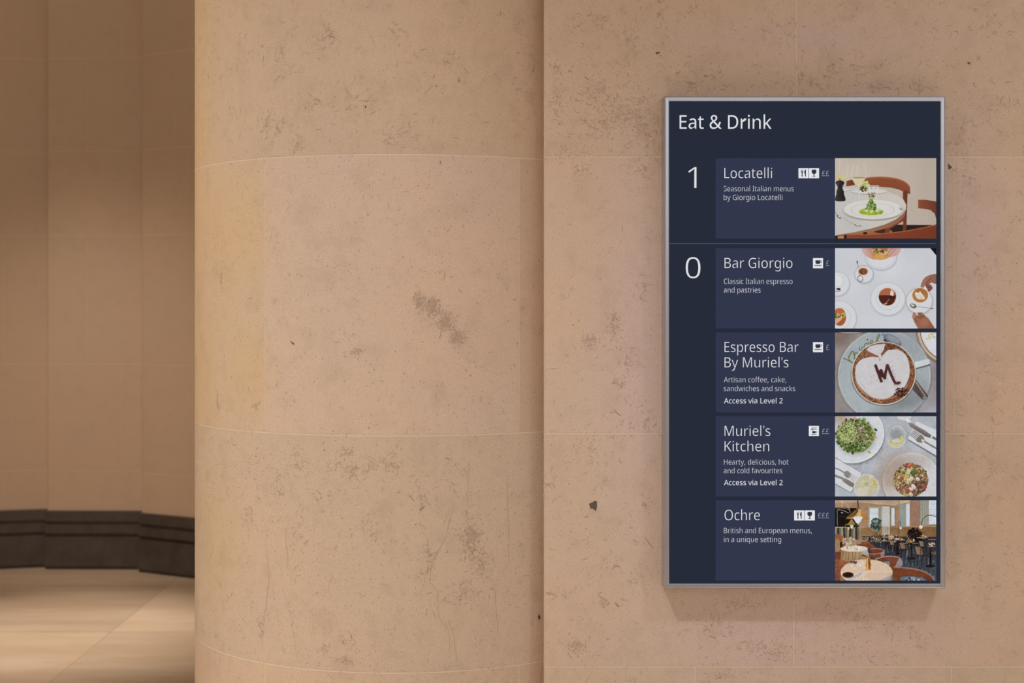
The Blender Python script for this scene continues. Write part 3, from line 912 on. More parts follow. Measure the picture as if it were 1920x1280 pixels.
def picture_cappuccino():
    P = Picture((150, 143, 146), 3)
    P.poly([(46, 40), (1562, 40), (1562, 1245), (46, 1245)], (140, 128, 124), to=(162, 158, 168))
    P.ell(110, 110, 190, 130, (112, 92, 82), 0, 0.8, 0.6)
    P.ell(1530, 760, 120, 300, (120, 104, 104), 0, 0.6, 0.6)
    P.clouds(70, 7.0)
    P.ell(280, 30, 220, 36, (92, 78, 66))
    P.ell(280, 24, 220, 32, (206, 200, 186))
    P.ell(1800, 20, 545, 545, (112, 98, 88), 0, 0.8, 0.03)
    P.ell(1800, 0, 520, 520, (200, 168, 134))
    P.ell(1808, -6, 492, 492, (84, 58, 42))
    P.ell(1812, -10, 486, 486, (207, 207, 214))
    P.line([(1400, 140), (1470, 130), (1445, 90), (1500, 65), (1510, 110), (1562, 110)], 15, (188, 178, 90), 0.8, True)
    P.line([(1480, 60), (1562, 56)], 12, (196, 186, 110), 0.7)
    # saucer
    P.ell(782, 712, 700, 694, (94, 84, 84), 0, 0.7, 0.04)
    P.ell(785, 690, 694, 690, (200, 198, 180))
    P.ell(785, 690, 678, 675, (158, 167, 172))
    P.ell(560, 900, 420, 380, (174, 181, 186), 0, 0.5, 0.5)
    P.ell(1200, 1000, 260, 220, (130, 136, 140), 0, 0.6, 0.6)
    P.ell(1000, 1120, 360, 90, (112, 114, 116), -20, 0.5, 0.6)
    P.ell(1150, 250, 240, 140, (142, 150, 156), 35, 0.6, 0.6)
    P.ring(785, 690, 690, 686, 5, (128, 130, 126))
    # brush script round the rim
    G = (96, 108, 52)
    P.line([(180, 432), (235, 455), (305, 497)], 17, G, 1, True)
    P.line([(298, 492), (262, 450), (250, 405)], 15, (112, 122, 66), 1, True)
    P.line([(250, 420), (290, 345), (312, 328), (330, 352), (345, 440)], 16, G, 1, True)
    P.line([(335, 430), (350, 355), (372, 345), (392, 378)], 13, G, 1, True)
    P.line([(412, 268), (420, 305), (450, 300), (452, 258)], 12, (70, 86, 70), 1, True)
    P.line([(480, 272), (490, 225), (520, 205), (536, 222)], 13, G, 1, True)
    P.line([(545, 192), (560, 222)], 12, (60, 70, 66))
    P.ell(532, 152, 13, 9, (60, 58, 60))
    P.line([(575, 205), (612, 182), (600, 160), (575, 180), (590, 215), (625, 200)], 12, G, 1, True)
    P.line([(650, 190), (700, 120), (718, 75), (695, 80), (676, 130), (690, 178)], 13, G, 1, True)
    P.line([(765, 66), (758, 84)], 14, (66, 72, 76))
    # spoon lying behind the cup
    P.ell(905, 158, 150, 72, (104, 108, 116), 28)
    P.ell(915, 140, 118, 46, (138, 146, 156), 26, 0.9, 0.2)
    P.ell(800, 165, 34, 16, (50, 48, 52), 30)
    P.poly([(1180, 770), (1262, 756), (1438, 990), (1420, 1045), (1350, 1048), (1200, 900)], (98, 84, 80), to=(74, 66, 66), axis=1)
    P.line([(1250, 775), (1400, 1010)], 14, (196, 150, 120), 0.9)
    P.line([(1225, 800), (1345, 1030)], 10, (52, 46, 48), 0.8)
    P.ell(1390, 1022, 34, 22, (134, 132, 140), 0, 0.9, 0.2)
    # handle
    P.poly([(1245, 560), (1470, 505), (1468, 540), (1255, 596)], (88, 94, 98))
    P.poly([(1238, 488), (1430, 438), (1462, 450), (1470, 512), (1250, 578)], (206, 209, 210), to=(190, 196, 200))
    P.specks(30, 1350, 505, 100, 40, (3, 7), [(186, 190, 192), (218, 220, 220)])
    # cup and coffee
    P.ell(772, 680, 484, 462, (88, 90, 92), 0, 0.9, 0.03)
    P.ell(775, 656, 480, 474, (206, 196, 176))
    P.ell(775, 654, 468, 462, (120, 76, 52))
    P.ell(775, 650, 460, 452, (140, 86, 56))
    for i in range(1300):
        t = P.r.uniform(0, 6.283)
        q = P.r.uniform(0.78, 0.99)
        x, y = 775 + 460 * q * math.cos(t), 650 + 452 * q * math.sin(t)
        cs = [(176, 120, 84), (206, 158, 122), (150, 96, 64), (96, 56, 38), (74, 42, 32), (58, 34, 28)]
        if -0.2 < t < 1.6 or 5.0 < t < 5.9:
            cs = [(62, 34, 26), (90, 50, 36), (130, 78, 50), (176, 116, 76)]
        z = P.r.uniform(5, 15)
        P.ell(x, y, z, z * 0.5, cs[P.r.randint(len(cs))], math.degrees(t) + 90, 0.85)
    for q in range(7):
        P.ring(775, 650, 455 - q * 14, 447 - q * 14, 5, (186, 128, 88) if q % 2 else (110, 66, 44), 0, 0.5, 90, 265)
    P.poly([(350, 640), (368, 530), (450, 445), (590, 408), (690, 412), (716, 470), (742, 412), (800, 330), (900, 290), (1020, 312), (1115, 400), (1160, 550), (1155, 700), (1090, 850), (980, 942), (830, 1030), (700, 1045), (560, 985), (430, 870), (362, 750)], (198, 194, 197), smooth=True)
    P.ring(755, 690, 402, 352, 16, (190, 140, 108), 0, 0.7, 20, 170)
    P.ring(755, 690, 330, 320, 5, (206, 180, 166), 0, 0.5, 30, 160)
    P.ring(755, 690, 280, 270, 4, (206, 182, 170), 0, 0.5, 60, 140)
    P.ring(755, 690, 390, 340, 8, (204, 172, 150), 0, 0.5, 330, 400)
    P.poly([(520, 300), (565, 250), (680, 222), (805, 212), (785, 290), (735, 360), (722, 425), (694, 400), (560, 340)], (196, 192, 196))
    P.poly([(700, 380), (742, 380), (738, 430), (712, 450)], (206, 200, 202))
    for a, b in (((515, 318), (690, 398)), ((430, 380), (680, 408)), ((806, 215), (745, 405)), ((860, 215), (770, 370))):
        P.line([a, b], 13, (150, 90, 58), 0.85)
    P.poly([(806, 212), (900, 225), (1010, 275), (900, 275), (820, 320), (752, 392), (790, 290)], (122, 70, 46))
    P.specks(130, 900, 258, 110, 42, (5, 13), [(78, 44, 32), (60, 32, 26), (150, 92, 60)])
    P.specks(120, 1040, 940, 110, 70, (6, 15), [(52, 28, 24), (40, 24, 24), (110, 66, 44)])
    P.specks(60, 660, 1080, 150, 24, (5, 12), [(70, 38, 28), (176, 116, 76)])
    P.ring(775, 656, 474, 468, 8, (214, 206, 188))
    # cocoa letter
    CO = (74, 36, 34)
    for q, wd in (([(655, 540), (690, 640), (740, 775)], 42), ([(735, 612), (755, 660), (790, 728)], 44), ([(700, 640), (760, 690)], 60), ([(792, 730), (805, 640), (828, 535)], 40), ([(832, 535), (880, 660), (935, 780), (965, 806), (1005, 795)], 40)):
        P.line(q, wd, CO, 1, True)
    for q in ([(655, 540), (740, 775)], [(828, 535), (800, 730)], [(835, 540), (950, 800)], [(950, 810), (1010, 795)]):
        for i in range(60):
            t = P.r.uniform(0, 1)
            P.ell(q[0][0] + (q[1][0] - q[0][0]) * t + P.r.normal(0, 26), q[0][1] + (q[1][1] - q[0][1]) * t + P.r.normal(0, 22), 5, 4, (96, 54, 50), 0, 0.7)
    P.specks(14, 560, 760, 170, 150, (4, 7), [(120, 100, 110)], 0.7)
    P.clouds(16, 2.5)
    P.clouds(4, 2.0)
    P.grade(0.88)
    return P.colours()


def picture_salads():
    P = Picture((172, 176, 184), 4)
    P.clouds(60, 6.0)
    for i in range(420):
        x, y = P.r.uniform(46, 1562), P.r.uniform(40, 1245)
        z = P.r.uniform(5, 16)
        P.ell(x, y, z, z * 0.35, [(150, 153, 160), (188, 191, 198), (140, 142, 148)][P.r.randint(3)], -35 + P.r.normal(0, 25), 0.5)
    for i in range(150):
        t = P.r.uniform(0, 1)
        P.ell(760 - 420 * t + P.r.normal(0, 35), 480 + 330 * t + P.r.normal(0, 60), P.r.uniform(8, 26), 7, (134, 134, 138), -40, 0.5)
    # green salad
    P.ell(306, 330, 486, 440, (112, 112, 118), 0, 0.75, 0.05)
    P.ell(300, 300, 482, 446, (214, 216, 220))
    P.ell(296, 296, 466, 430, (204, 206, 211))
    P.ell(60, 60, 200, 120, (166, 146, 122), 0, 0.8, 0.6)
    P.ell(352, 352, 300, 272, (120, 126, 128), 0, 0.45, 0.15)
    P.ell(350, 335, 278, 256, (104, 124, 52))
    g = [(112, 138, 66), (146, 158, 96), (74, 98, 42), (170, 172, 122), (52, 70, 34), (132, 144, 72), (184, 180, 146), (96, 122, 52), (60, 62, 40)]
    P.specks(700, 350, 330, 296, 262, (6, 20), g)
    P.specks(140, 420, 300, 130, 110, (6, 15), [(120, 96, 78), (92, 70, 58), (150, 130, 96), (178, 170, 130)])
    P.specks(150, 260, 300, 140, 150, (7, 17), [(172, 182, 108), (196, 196, 140), (140, 160, 80)])
    P.specks(26, 330, 320, 270, 240, (8, 17), [(96, 40, 52), (84, 34, 44)])
    P.specks(90, 300, 500, 180, 70, (7, 18), [(58, 88, 34), (84, 122, 44), (40, 60, 24)])
    for x, y, c in ((215, 98, (120, 50, 56)), (345, 70, (196, 156, 110)), (650, 355, (206, 150, 110)), (310, 590, (90, 36, 36)), (560, 580, (150, 168, 60)), (655, 245, (40, 70, 40)), (485, 80, (120, 156, 70))):
        P.ell(x, y, 28, 17, c, P.r.uniform(0, 90))
    # water glass with lemon
    P.ell(965, 400, 128, 112, (186, 188, 184), 0, 0.8, 0.05)
    P.ell(960, 440, 104, 62, (200, 190, 120), 0, 0.8, 0.2)
    P.ring(965, 395, 126, 116, 6, (216, 216, 210))
    P.ell(975, 315, 134, 134, (174, 177, 178), 0, 0.9)
    P.ell(960, 315, 90, 80, (128, 130, 134), 0, 0.7, 0.4)
    P.ring(972, 312, 136, 136, 8, (146, 152, 142))
    P.ring(975, 315, 126, 126, 5, (214, 218, 212))
    P.poly([(1020, 340), (1065, 350), (1060, 400), (1028, 420)], (208, 192, 40))
    P.poly([(850, 410), (885, 425), (900, 470), (862, 450)], (204, 186, 60))
    P.poly([(900, 400), (990, 365), (1020, 420), (930, 440)], (204, 202, 166), 0.8)
    # another glass at the top
    P.ell(1080, 55, 120, 62, (198, 200, 204))
    P.ring(1080, 50, 120, 62, 8, (154, 156, 160))
    P.ell(1140, 110, 50, 24, (224, 226, 230), 40, 0.8, 0.3)
    # napkin, knife and fork at the upper right
    P.poly([(1128, 395), (1140, 380), (1575, 640), (1575, 670)], (112, 110, 114))
    P.poly([(1134, 380), (1265, 118), (1575, 255), (1575, 640)], (206, 208, 214))
    P.poly([(1140, 132), (1200, 148), (1400, 262), (1510, 345), (1480, 372), (1395, 345), (1215, 230), (1165, 190)], (126, 112, 104), to=(100, 90, 86))
    P.line([(1155, 145), (1300, 220), (1450, 320)], 8, (164, 152, 144), 0.8)
    P.line([(1480, 345), (1575, 395)], 34, (108, 104, 104))
    P.ell(1490, 350, 12, 20, (214, 214, 216), 30)
    for i in range(5):
        P.line([(1168 + i * 13, 318 - i * 16), (1270 + i * 14, 400 - i * 18)], 9, (84, 74, 70))
    P.poly([(1255, 398), (1330, 322), (1382, 380), (1350, 436), (1300, 432)], (124, 112, 104), smooth=True)
    P.line([(1360, 405), (1575, 530)], 28, (112, 104, 102))
    P.line([(1365, 398), (1575, 520)], 7, (186, 178, 172))
    P.ell(1358, 408, 17, 25, (206, 204, 204), -50)
    # grain salad in a bowl
    P.ell(1192, 1030, 442, 432, (112, 110, 114), 0, 0.75, 0.05)
    P.ell(1190, 1015, 434, 430, (216, 212, 208))
    P.ell(1192, 1018, 418, 414, (202, 201, 203))
    P.ell(930, 900, 230, 300, (164, 140, 122), 30, 0.8, 0.5)
    P.ell(1250, 720, 240, 120, (166, 150, 142), 0, 0.5, 0.5)
    P.ell(1178, 1000, 262, 250, (120, 96, 68))
    g = [(180, 150, 92), (140, 98, 64), (194, 170, 126), (116, 120, 56), (206, 190, 160), (156, 90, 66), (90, 64, 48), (160, 158, 80), (186, 140, 96), (70, 50, 40), (104, 78, 56)]
    P.specks(760, 1175, 995, 266, 250, (6, 17), g)
    P.specks(110, 1290, 1090, 120, 100, (7, 17), [(92, 54, 50), (120, 70, 58), (70, 46, 44)])
    P.specks(60, 1060, 960, 120, 110, (8, 17), [(190, 176, 76), (204, 186, 110), (134, 146, 50)])
    P.specks(40, 1130, 1140, 140, 80, (9, 19), [(150, 84, 76), (176, 110, 90), (130, 58, 54)])
    P.ell(1165, 778, 52, 26, (188, 74, 46), -12)
    P.ell(1160, 770, 30, 10, (216, 120, 90), -12)
    P.ell(1160, 868, 48, 44, (192, 192, 146))
    P.specks(50, 1225, 890, 48, 44, (6, 15), [(66, 96, 36), (46, 70, 28), (96, 124, 50)])
    for x, y in ((1190, 975), (1150, 1000), (1285, 985), (1215, 1085), (1180, 1135), (1230, 1110), (1180, 1215)):
        P.ell(x, y, 34, 26, (214, 202, 190), P.r.uniform(0, 90))
        P.ell(x + 6, y + 12, 24, 10, (176, 154, 134), 0, 0.8)
    for x, y in ((1140, 1160), (1390, 1100), (1045, 975)):
        P.ell(x, y, 34, 28, (170, 70, 56), 30)
    P.ell(1120, 1222, 46, 20, (160, 164, 70))
    # napkin, fork and knife at the lower left
    P.poly([(46, 650), (455, 905), (290, 1192), (46, 1062)], (110, 110, 114))
    P.poly([(46, 662), (448, 900), (285, 1182), (46, 1048)], (204, 206, 212))
    P.line([(40, 815), (110, 842), (190, 890)], 20, (132, 126, 128), 1, True)
    P.poly([(180, 880), (235, 862), (285, 905), (275, 950), (235, 968), (190, 930)], (136, 128, 124), smooth=True)
    for i in range(4):
        P.line([(250 + i * 12, 948 - i * 16), (340 + i * 14, 1034 - i * 22)], 8, (164, 158, 156))
    P.line([(40, 928), (160, 975)], 32, (128, 122, 122))
    P.poly([(150, 960), (240, 990), (335, 1050), (322, 1112), (262, 1088), (160, 1015)], (134, 122, 116), to=(118, 106, 100))
    # wine glass
    P.ell(520, 1100, 186, 188, (188, 184, 172), 0, 0.85)
    P.ell(530, 1080, 160, 150, (192, 182, 136), 0, 0.7, 0.1)
    P.ring(520, 1100, 184, 188, 8, (216, 214, 206))
    P.specks(90, 560, 1030, 120, 100, (6, 20), [(210, 202, 168), (164, 154, 104), (220, 214, 190), (180, 170, 120)], 0.6)
    P.ell(640, 1040, 22, 46, (200, 172, 70), -30, 0.9)
    P.ell(450, 1180, 90, 70, (204, 196, 184), 0, 0.8, 0.3)
    P.ell(515, 1065, 36, 30, (140, 140, 90), 0, 0.4, 0.3)
    P.clouds(14, 3.0)
    P.clouds(4, 2.5)
    P.grade(0.86)
    return P.colours()


def picture_restaurant():
    P = Picture((168, 128, 100), 5)
    P.poly([(46, 40), (1562, 40), (1562, 600), (46, 600)], (176, 136, 104), to=(156, 116, 92))
    P.poly([(46, 40), (1000, 40), (1000, 110), (740, 105), (400, 70), (46, 90)], (188, 158, 130))
    P.line([(400, 66), (960, 118)], 10, (206, 178, 150))
    P.poly([(1010, 40), (1170, 40), (1160, 80), (1010, 100)], (200, 176, 140))
    # dark bar opening
    P.poly([(46, 150), (372, 160), (372, 440), (46, 440)], (28, 22, 20))
    P.line([(80, 200), (84, 440)], 12, (120, 116, 110))
    P.line([(90, 285), (300, 285)], 5, (70, 60, 52))
    P.ell(152, 228, 14, 8, (220, 214, 200))
    P.line([(150, 50), (152, 140)], 10, (214, 186, 140))
    # windows
    P.poly([(520, 118), (752, 128), (752, 560), (520, 560)], (164, 132, 92))
    P.poly([(548, 140), (745, 148), (745, 440), (548, 440)], (176, 166, 140))
    P.poly([(566, 165), (690, 165), (690, 440), (566, 440)], (208, 218, 226))
    P.poly([(700, 160), (735, 160), (735, 440), (700, 440)], (150, 150, 132))
    P.poly([(752, 130), (868, 138), (868, 560), (752, 560)], (196, 196, 192))
    P.poly([(870, 140), (960, 140), (960, 560), (870, 560)], (142, 122, 92))
    P.poly([(888, 158), (938, 152), (938, 420), (888, 425)], (204, 214, 220))
    P.poly([(960, 120), (1012, 100), (1012, 560), (960, 560)], (168, 128, 96))
    P.poly([(1012, 110), (1108, 95), (1108, 432), (1012, 436)], (154, 160, 152))
    for x in (1035, 1065, 1090):
        P.line([(x, 112), (x, 430)], 5, (124, 128, 118))
    P.poly([(1110, 98), (1164, 88), (1164, 430), (1110, 432)], (204, 214, 226))
    P.poly([(1172, 40), (1312, 40), (1312, 430), (1172, 430)], (160, 120, 96))
    P.poly([(1322, 40), (1446, 40), (1446, 418), (1322, 424)], (158, 158, 142))
    for x in (1350, 1390, 1420):
        P.line([(x, 40), (x, 415)], 6, (120, 122, 108))
    P.poly([(1450, 40), (1570, 40), (1570, 400), (1450, 406)], (212, 217, 226))
    for x in (1485, 1525):
        P.line([(x, 40), (x, 400)], 4, (164, 172, 184))
    for y in (100, 180, 260, 340):
        P.line([(1450, y), (1562, y - 4)], 4, (164, 172, 184))
        P.line([(566, y + 60), (690, y + 60)], 4, (186, 196, 206))
    # dado
    P.poly([(430, 440), (1570, 430), (1570, 660), (430, 620)], (150, 112, 70), to=(138, 98, 60))
    P.poly([(752, 440), (868, 440), (868, 560), (752, 560)], (176, 162, 142))
    P.line([(430, 448), (1562, 432)], 8, (186, 150, 108))
    for x in range(560, 1560, 90):
        P.line([(x, 455), (x, 560)], 4, (120, 86, 52), 0.6)
    # floor with window reflections
    P.poly([(560, 590), (1570, 590), (1570, 1250), (700, 1250), (480, 800)], (44, 46, 54), to=(78, 86, 96), axis=1)
    for i in range(120):
        x, y = P.r.uniform(640, 1540), P.r.uniform(640, 1230)
        P.line([(x, y), (x + P.r.uniform(-8, 8), y + P.r.uniform(30, 110))], P.r.uniform(6, 16), [(132, 148, 162), (96, 108, 120), (32, 30, 36), (40, 36, 40), (26, 24, 30), (160, 172, 182)][P.r.randint(6)], 0.5)
    # curtain
    for i in range(13):
        x = 48 + i * 30
        P.poly([(x, 448), (x + 30, 448), (x + 32, 640), (x + 2, 620)], [(152, 142, 116), (64, 52, 44), (112, 102, 84)][i % 3])
    P.line([(46, 448), (430, 445)], 8, (206, 190, 150))
    P.line([(425, 448), (428, 620)], 10, (150, 120, 80))
    # small lamps and arcs
    P.line([(150, 70), (230, 110), (275, 225)], 7, (206, 176, 120), 1, True)
    P.line([(80, 182), (170, 195), (250, 235)], 5, (220, 214, 204), 1, True)
    P.line([(60, 160), (190, 165), (270, 180)], 4, (200, 180, 150), 1, True)
    P.line([(205, 480), (205, 405), (240, 400)], 6, (200, 150, 70))
    P.poly([(295, 325), (368, 412), (225, 412)], (182, 146, 74), to=(150, 110, 56))
    P.poly([(270, 412), (325, 412), (312, 465), (286, 465)], (232, 222, 200))
    P.ell(250, 468, 15, 20, (236, 206, 150))
    P.specks(30, 365, 430, 40, 30, (6, 14), [(46, 60, 50), (66, 84, 68), (30, 40, 34)])
    # plant
    P.line([(662, 480), (668, 620)], 12, (96, 66, 46))
    P.specks(150, 660, 405, 76, 92, (8, 22), [(70, 86, 78), (96, 112, 100), (46, 58, 52), (130, 144, 132), (56, 72, 60)])
    P.specks(120, 1240, 570, 110, 110, (10, 26), [(26, 20, 20), (40, 28, 26), (60, 38, 40)])
    P.ell(1250, 640, 110, 60, (24, 18, 18), 0, 0.9, 0.2)
    # far tables, chairs and guests' places
    P.specks(380, 760, 615, 320, 58, (4, 13), [(58, 40, 32), (110, 76, 52), (166, 146, 122), (36, 28, 26), (130, 92, 62), (198, 184, 162), (70, 52, 44), (44, 34, 32)], 0.9)
    P.specks(200, 1000, 630, 240, 60, (4, 13), [(50, 38, 34), (120, 90, 60), (176, 160, 136), (30, 26, 26), (66, 50, 44)], 0.9)
    for x, y, q in ((560, 580, 110), (830, 605, 70), (910, 625, 60), (1010, 645, 80), (1350, 610, 80), (800, 660, 60)):
        P.line([(x - q, y), (x + q, y)], 12, (44, 32, 30))
        P.line([(x - q, y - 9), (x + q, y - 9)], 6, (206, 200, 196), 0.8)
        P.line([(x, y), (x, y + 80)], 12, (34, 26, 26))
    for i in range(26):
        x, y = P.r.uniform(700, 1500), P.r.uniform(640, 760)
        q = 14 + (y - 620) * 0.16
        P.line([(x, y), (x + q * 0.3, y + q * 2)], 7, (38, 28, 28), 0.85)
        P.line([(x, y + q), (x + q * 1.4, y + q)], 8, (52, 40, 36), 0.85)
        P.line([(x + q * 1.3, y + q), (x + q * 1.3, y + q * 2.2)], 6, (34, 26, 26), 0.85)
    # arc lamps
    P.line([(1338, 420), (1352, 340), (1400, 285), (1470, 265), (1562, 290)], 9, (38, 36, 36), 1, True)
    P.ell(1330, 441, 27, 27, (236, 216, 204))
    P.line([(1002, 560), (998, 420), (1010, 360), (1024, 360), (1030, 440)], 6, (58, 50, 46), 1, True)
    P.ell(1027, 457, 17, 17, (240, 224, 206))
    P.line([(850, 440), (880, 380), (930, 372), (950, 420)], 5, (190, 180, 160), 1, True)
    # big brass lamp
    P.line([(388, 40), (394, 160)], 14, (40, 32, 28))
    P.poly([(395, 150), (560, 316), (480, 332), (218, 312), (230, 288)], (206, 150, 74), to=(176, 118, 52))
    P.poly([(395, 152), (330, 290), (222, 306), (232, 286)], (126, 86, 44))
    P.poly([(395, 152), (430, 160), (330, 290), (345, 250)], (88, 60, 34))
    P.poly([(398, 158), (440, 190), (430, 290), (372, 290)], (218, 172, 104), 0.8)
    P.line([(218, 312), (480, 330), (560, 316)], 12, (170, 110, 44))
    P.poly([(326, 290), (452, 290), (440, 345), (415, 378), (390, 392), (362, 375), (340, 340)], (218, 222, 226), smooth=True)
    # banquettes at the left
    P.poly([(46, 560), (120, 570), (190, 650), (170, 780), (46, 830)], (168, 104, 68), to=(140, 80, 52), smooth=True)
    P.ell(85, 715, 48, 92, (176, 138, 92), 0, 0.95)
    P.specks(40, 85, 715, 42, 84, (5, 11), [(140, 108, 70), (196, 160, 116)], 0.6)
    P.ell(140, 700, 20, 60, (50, 40, 40))
    P.ell(150, 620, 30, 50, (170, 92, 56), 20)
    P.poly([(46, 820), (150, 810), (140, 930), (46, 960)], (126, 66, 42))
    P.specks(120, 260, 650, 110, 55, (5, 15), [(216, 196, 166), (206, 178, 140), (230, 216, 196), (170, 130, 90), (140, 120, 100)], 0.9)
    # chairs of the middle row
    P.poly([(390, 700), (560, 690), (650, 735), (640, 770), (500, 740), (390, 725)], (128, 68, 48), smooth=True)
    P.poly([(430, 660), (560, 660), (580, 690), (430, 690)], (140, 80, 56))
    P.poly([(560, 770), (700, 765), (785, 800), (770, 870), (640, 900), (440, 870), (440, 820), (600, 840)], (120, 62, 42), smooth=True)
    P.line([(440, 822), (620, 845), (740, 830), (782, 795), (700, 765), (580, 770)], 14, (176, 122, 96), 0.9, True)
    P.ell(760, 850, 28, 50, (150, 142, 142), 20, 0.8)
    # middle table
    P.poly([(140, 770), (530, 765), (565, 900), (470, 850), (440, 860), (380, 950), (300, 930), (220, 960), (130, 930)], (168, 130, 84), to=(190, 160, 118))
    for x in (170, 215, 260, 310, 360, 420):
        P.line([(x, 790), (x + P.r.uniform(-22, 8), 940)], 12, (126, 90, 52), 0.6)
    P.poly([(440, 790), (530, 775), (560, 880), (470, 850)], (176, 176, 172))
    P.ell(335, 766, 204, 46, (222, 204, 182))
    P.specks(60, 320, 750, 150, 40, (4, 13), [(236, 224, 206), (150, 110, 80), (200, 170, 130), (246, 240, 230)], 0.9)
    # right hand chairs and dark pedestal tables
    for x, y, q in ((1180, 695, 112), (1450, 748, 112), (1500, 640, 60)):
        P.line([(x - q, y), (x + q, y)], 17, (40, 28, 28))
        P.line([(x - q, y - 10), (x + q, y - 10)], 8, (150, 146, 152), 0.9)
    for x0, y0, x1, y1, q in ((1190, 700, 1192, 905, 62), (1472, 755, 1474, 1020, 76), (985, 650, 985, 830, 36)):
        P.line([(x0, y0), (x1, y1)], 28, (34, 22, 24))
        P.ell(x1, y1 + 8, q, 18, (30, 22, 24))
    for x, y in ((1190, 650), (1490, 700), (1360, 590), (880, 600), (1000, 620)):
        P.specks(34, x, y, 48, 28, (5, 13), [(206, 150, 80), (226, 214, 200), (160, 104, 50), (90, 60, 40), (236, 230, 226)], 0.95)
    for x, y, h in ((1240, 735, 120), (1012, 680, 90), (1300, 650, 80), (860, 640, 70), (1120, 630, 50)):
        P.poly([(x, y), (x + h * 0.8, y + 8), (x + h, y + h), (x + h * 0.3, y + h)], (156, 126, 94), to=(128, 98, 70))
        P.poly([(x + h * 0.2, y + h), (x + h * 1.6, y + h), (x + h * 1.6, y + h * 1.18), (x + h * 0.3, y + h * 1.22)], (52, 40, 36))
        for dx in (0.35, 0.95, 1.5):
            P.line([(x + h * dx, y + h * 1.15), (x + h * (dx - 0.05), y + h * 2.4)], 9, (44, 30, 28))
    P.poly([(1480, 820), (1570, 800), (1570, 860), (1500, 850)], (110, 90, 74))
    # lower left sofa
    P.poly([(46, 920), (150, 930), (290, 975), (180, 1060), (130, 1130), (130, 1250), (46, 1250)], (160, 92, 58), to=(134, 70, 44), axis=1)
    P.line([(46, 1042), (180, 1040), (260, 1046)], 8, (112, 56, 36))
    # near chairs
    P.poly([(640, 930), (780, 888), (900, 880), (1020, 912), (1052, 985), (1020, 1030), (930, 1040), (915, 1090), (860, 1080), (872, 985), (800, 945), (700, 950)], (126, 64, 40), smooth=True)
    P.line([(650, 922), (780, 886), (900, 880), (1010, 905), (1050, 980)], 16, (172, 136, 122), 0.95, True)
    P.poly([(1010, 910), (1058, 975), (1040, 1030), (940, 1040), (960, 1000)], (150, 142, 146), 0.9, True)
    P.poly([(770, 960), (860, 960), (870, 1010), (820, 1030)], (124, 132, 142))
    # near round table
    P.ell(520, 1142, 392, 205, (120, 92, 78), 0, 0.8, 0.05)
    P.ell(520, 1120, 388, 196, (224, 194, 164))
    P.poly([(520, 1120), (908, 1120), (870, 1250), (520, 1250)], (214, 182, 156), 0.5)
    P.poly([(700, 1245), (905, 1150), (905, 1250)], (150, 150, 156), 0.6)
    P.ell(330, 972, 74, 26, (74, 40, 32))
    P.ell(330, 968, 50, 15, (120, 80, 60))
    P.specks(40, 360, 985, 120, 50, (5, 15), [(240, 226, 210), (206, 180, 160), (230, 226, 230)], 0.8)
    P.poly([(230, 1215), (400, 1120), (470, 1150), (300, 1245)], (222, 214, 216))
    P.line([(255, 1225), (430, 1130)], 9, (132, 112, 110))
    P.line([(290, 1232), (450, 1145)], 8, (150, 136, 140))
    P.ell(242, 1158, 86, 44, (84, 42, 34))
    P.ell(238, 1152, 70, 32, (56, 26, 24))
    P.poly([(512, 915), (545, 870), (580, 915), (572, 960), (586, 1000), (578, 1060), (590, 1085), (500, 1085), (512, 1060), (504, 1000), (518, 960)], (206, 142, 60), to=(150, 92, 36), smooth=True)
    P.line([(532, 910), (530, 1070)], 11, (244, 206, 140), 0.9)
    P.line([(560, 960), (566, 1060)], 12, (110, 60, 28), 0.8)
    P.line([(500, 1085), (590, 1085)], 12, (226, 170, 90))
    for x in (480, 528):
        P.line([(x, 1110), (x - 4, 1240)], 6, (240, 220, 200), 0.7)
    # nearest chair back
    P.poly([(905, 1010), (950, 1046), (1150, 1060), (1350, 1100), (1480, 1175), (1540, 1260), (1455, 1260), (1380, 1195), (1200, 1172), (1030, 1172), (1018, 1260), (912, 1260)], (134, 68, 38), to=(112, 54, 32))
    P.line([(930, 1040), (1150, 1058), (1350, 1098), (1480, 1172), (1540, 1255)], 18, (168, 128, 108), 0.9, True)
    for i in range(46):
        x = 930 + i * 12
        P.line([(x, 1065 + max(0, x - 1150) * 0.2), (x + 2, 1165 + max(0, x - 1300) * 0.25)], 4, (150, 84, 52), 0.5)
    P.poly([(1035, 1180), (1200, 1180), (1370, 1205), (1440, 1260), (1030, 1260)], (104, 114, 128))
    P.specks(24, 1200, 1220, 120, 26, (6, 15), [(46, 44, 50), (190, 200, 210)], 0.8)
    P.clouds(40, 4.0)
    P.clouds(10, 4.0)
    P.clouds(4, 2.5)
    P.grade(0.84, 0.94, 1.06)
    return P.colours()


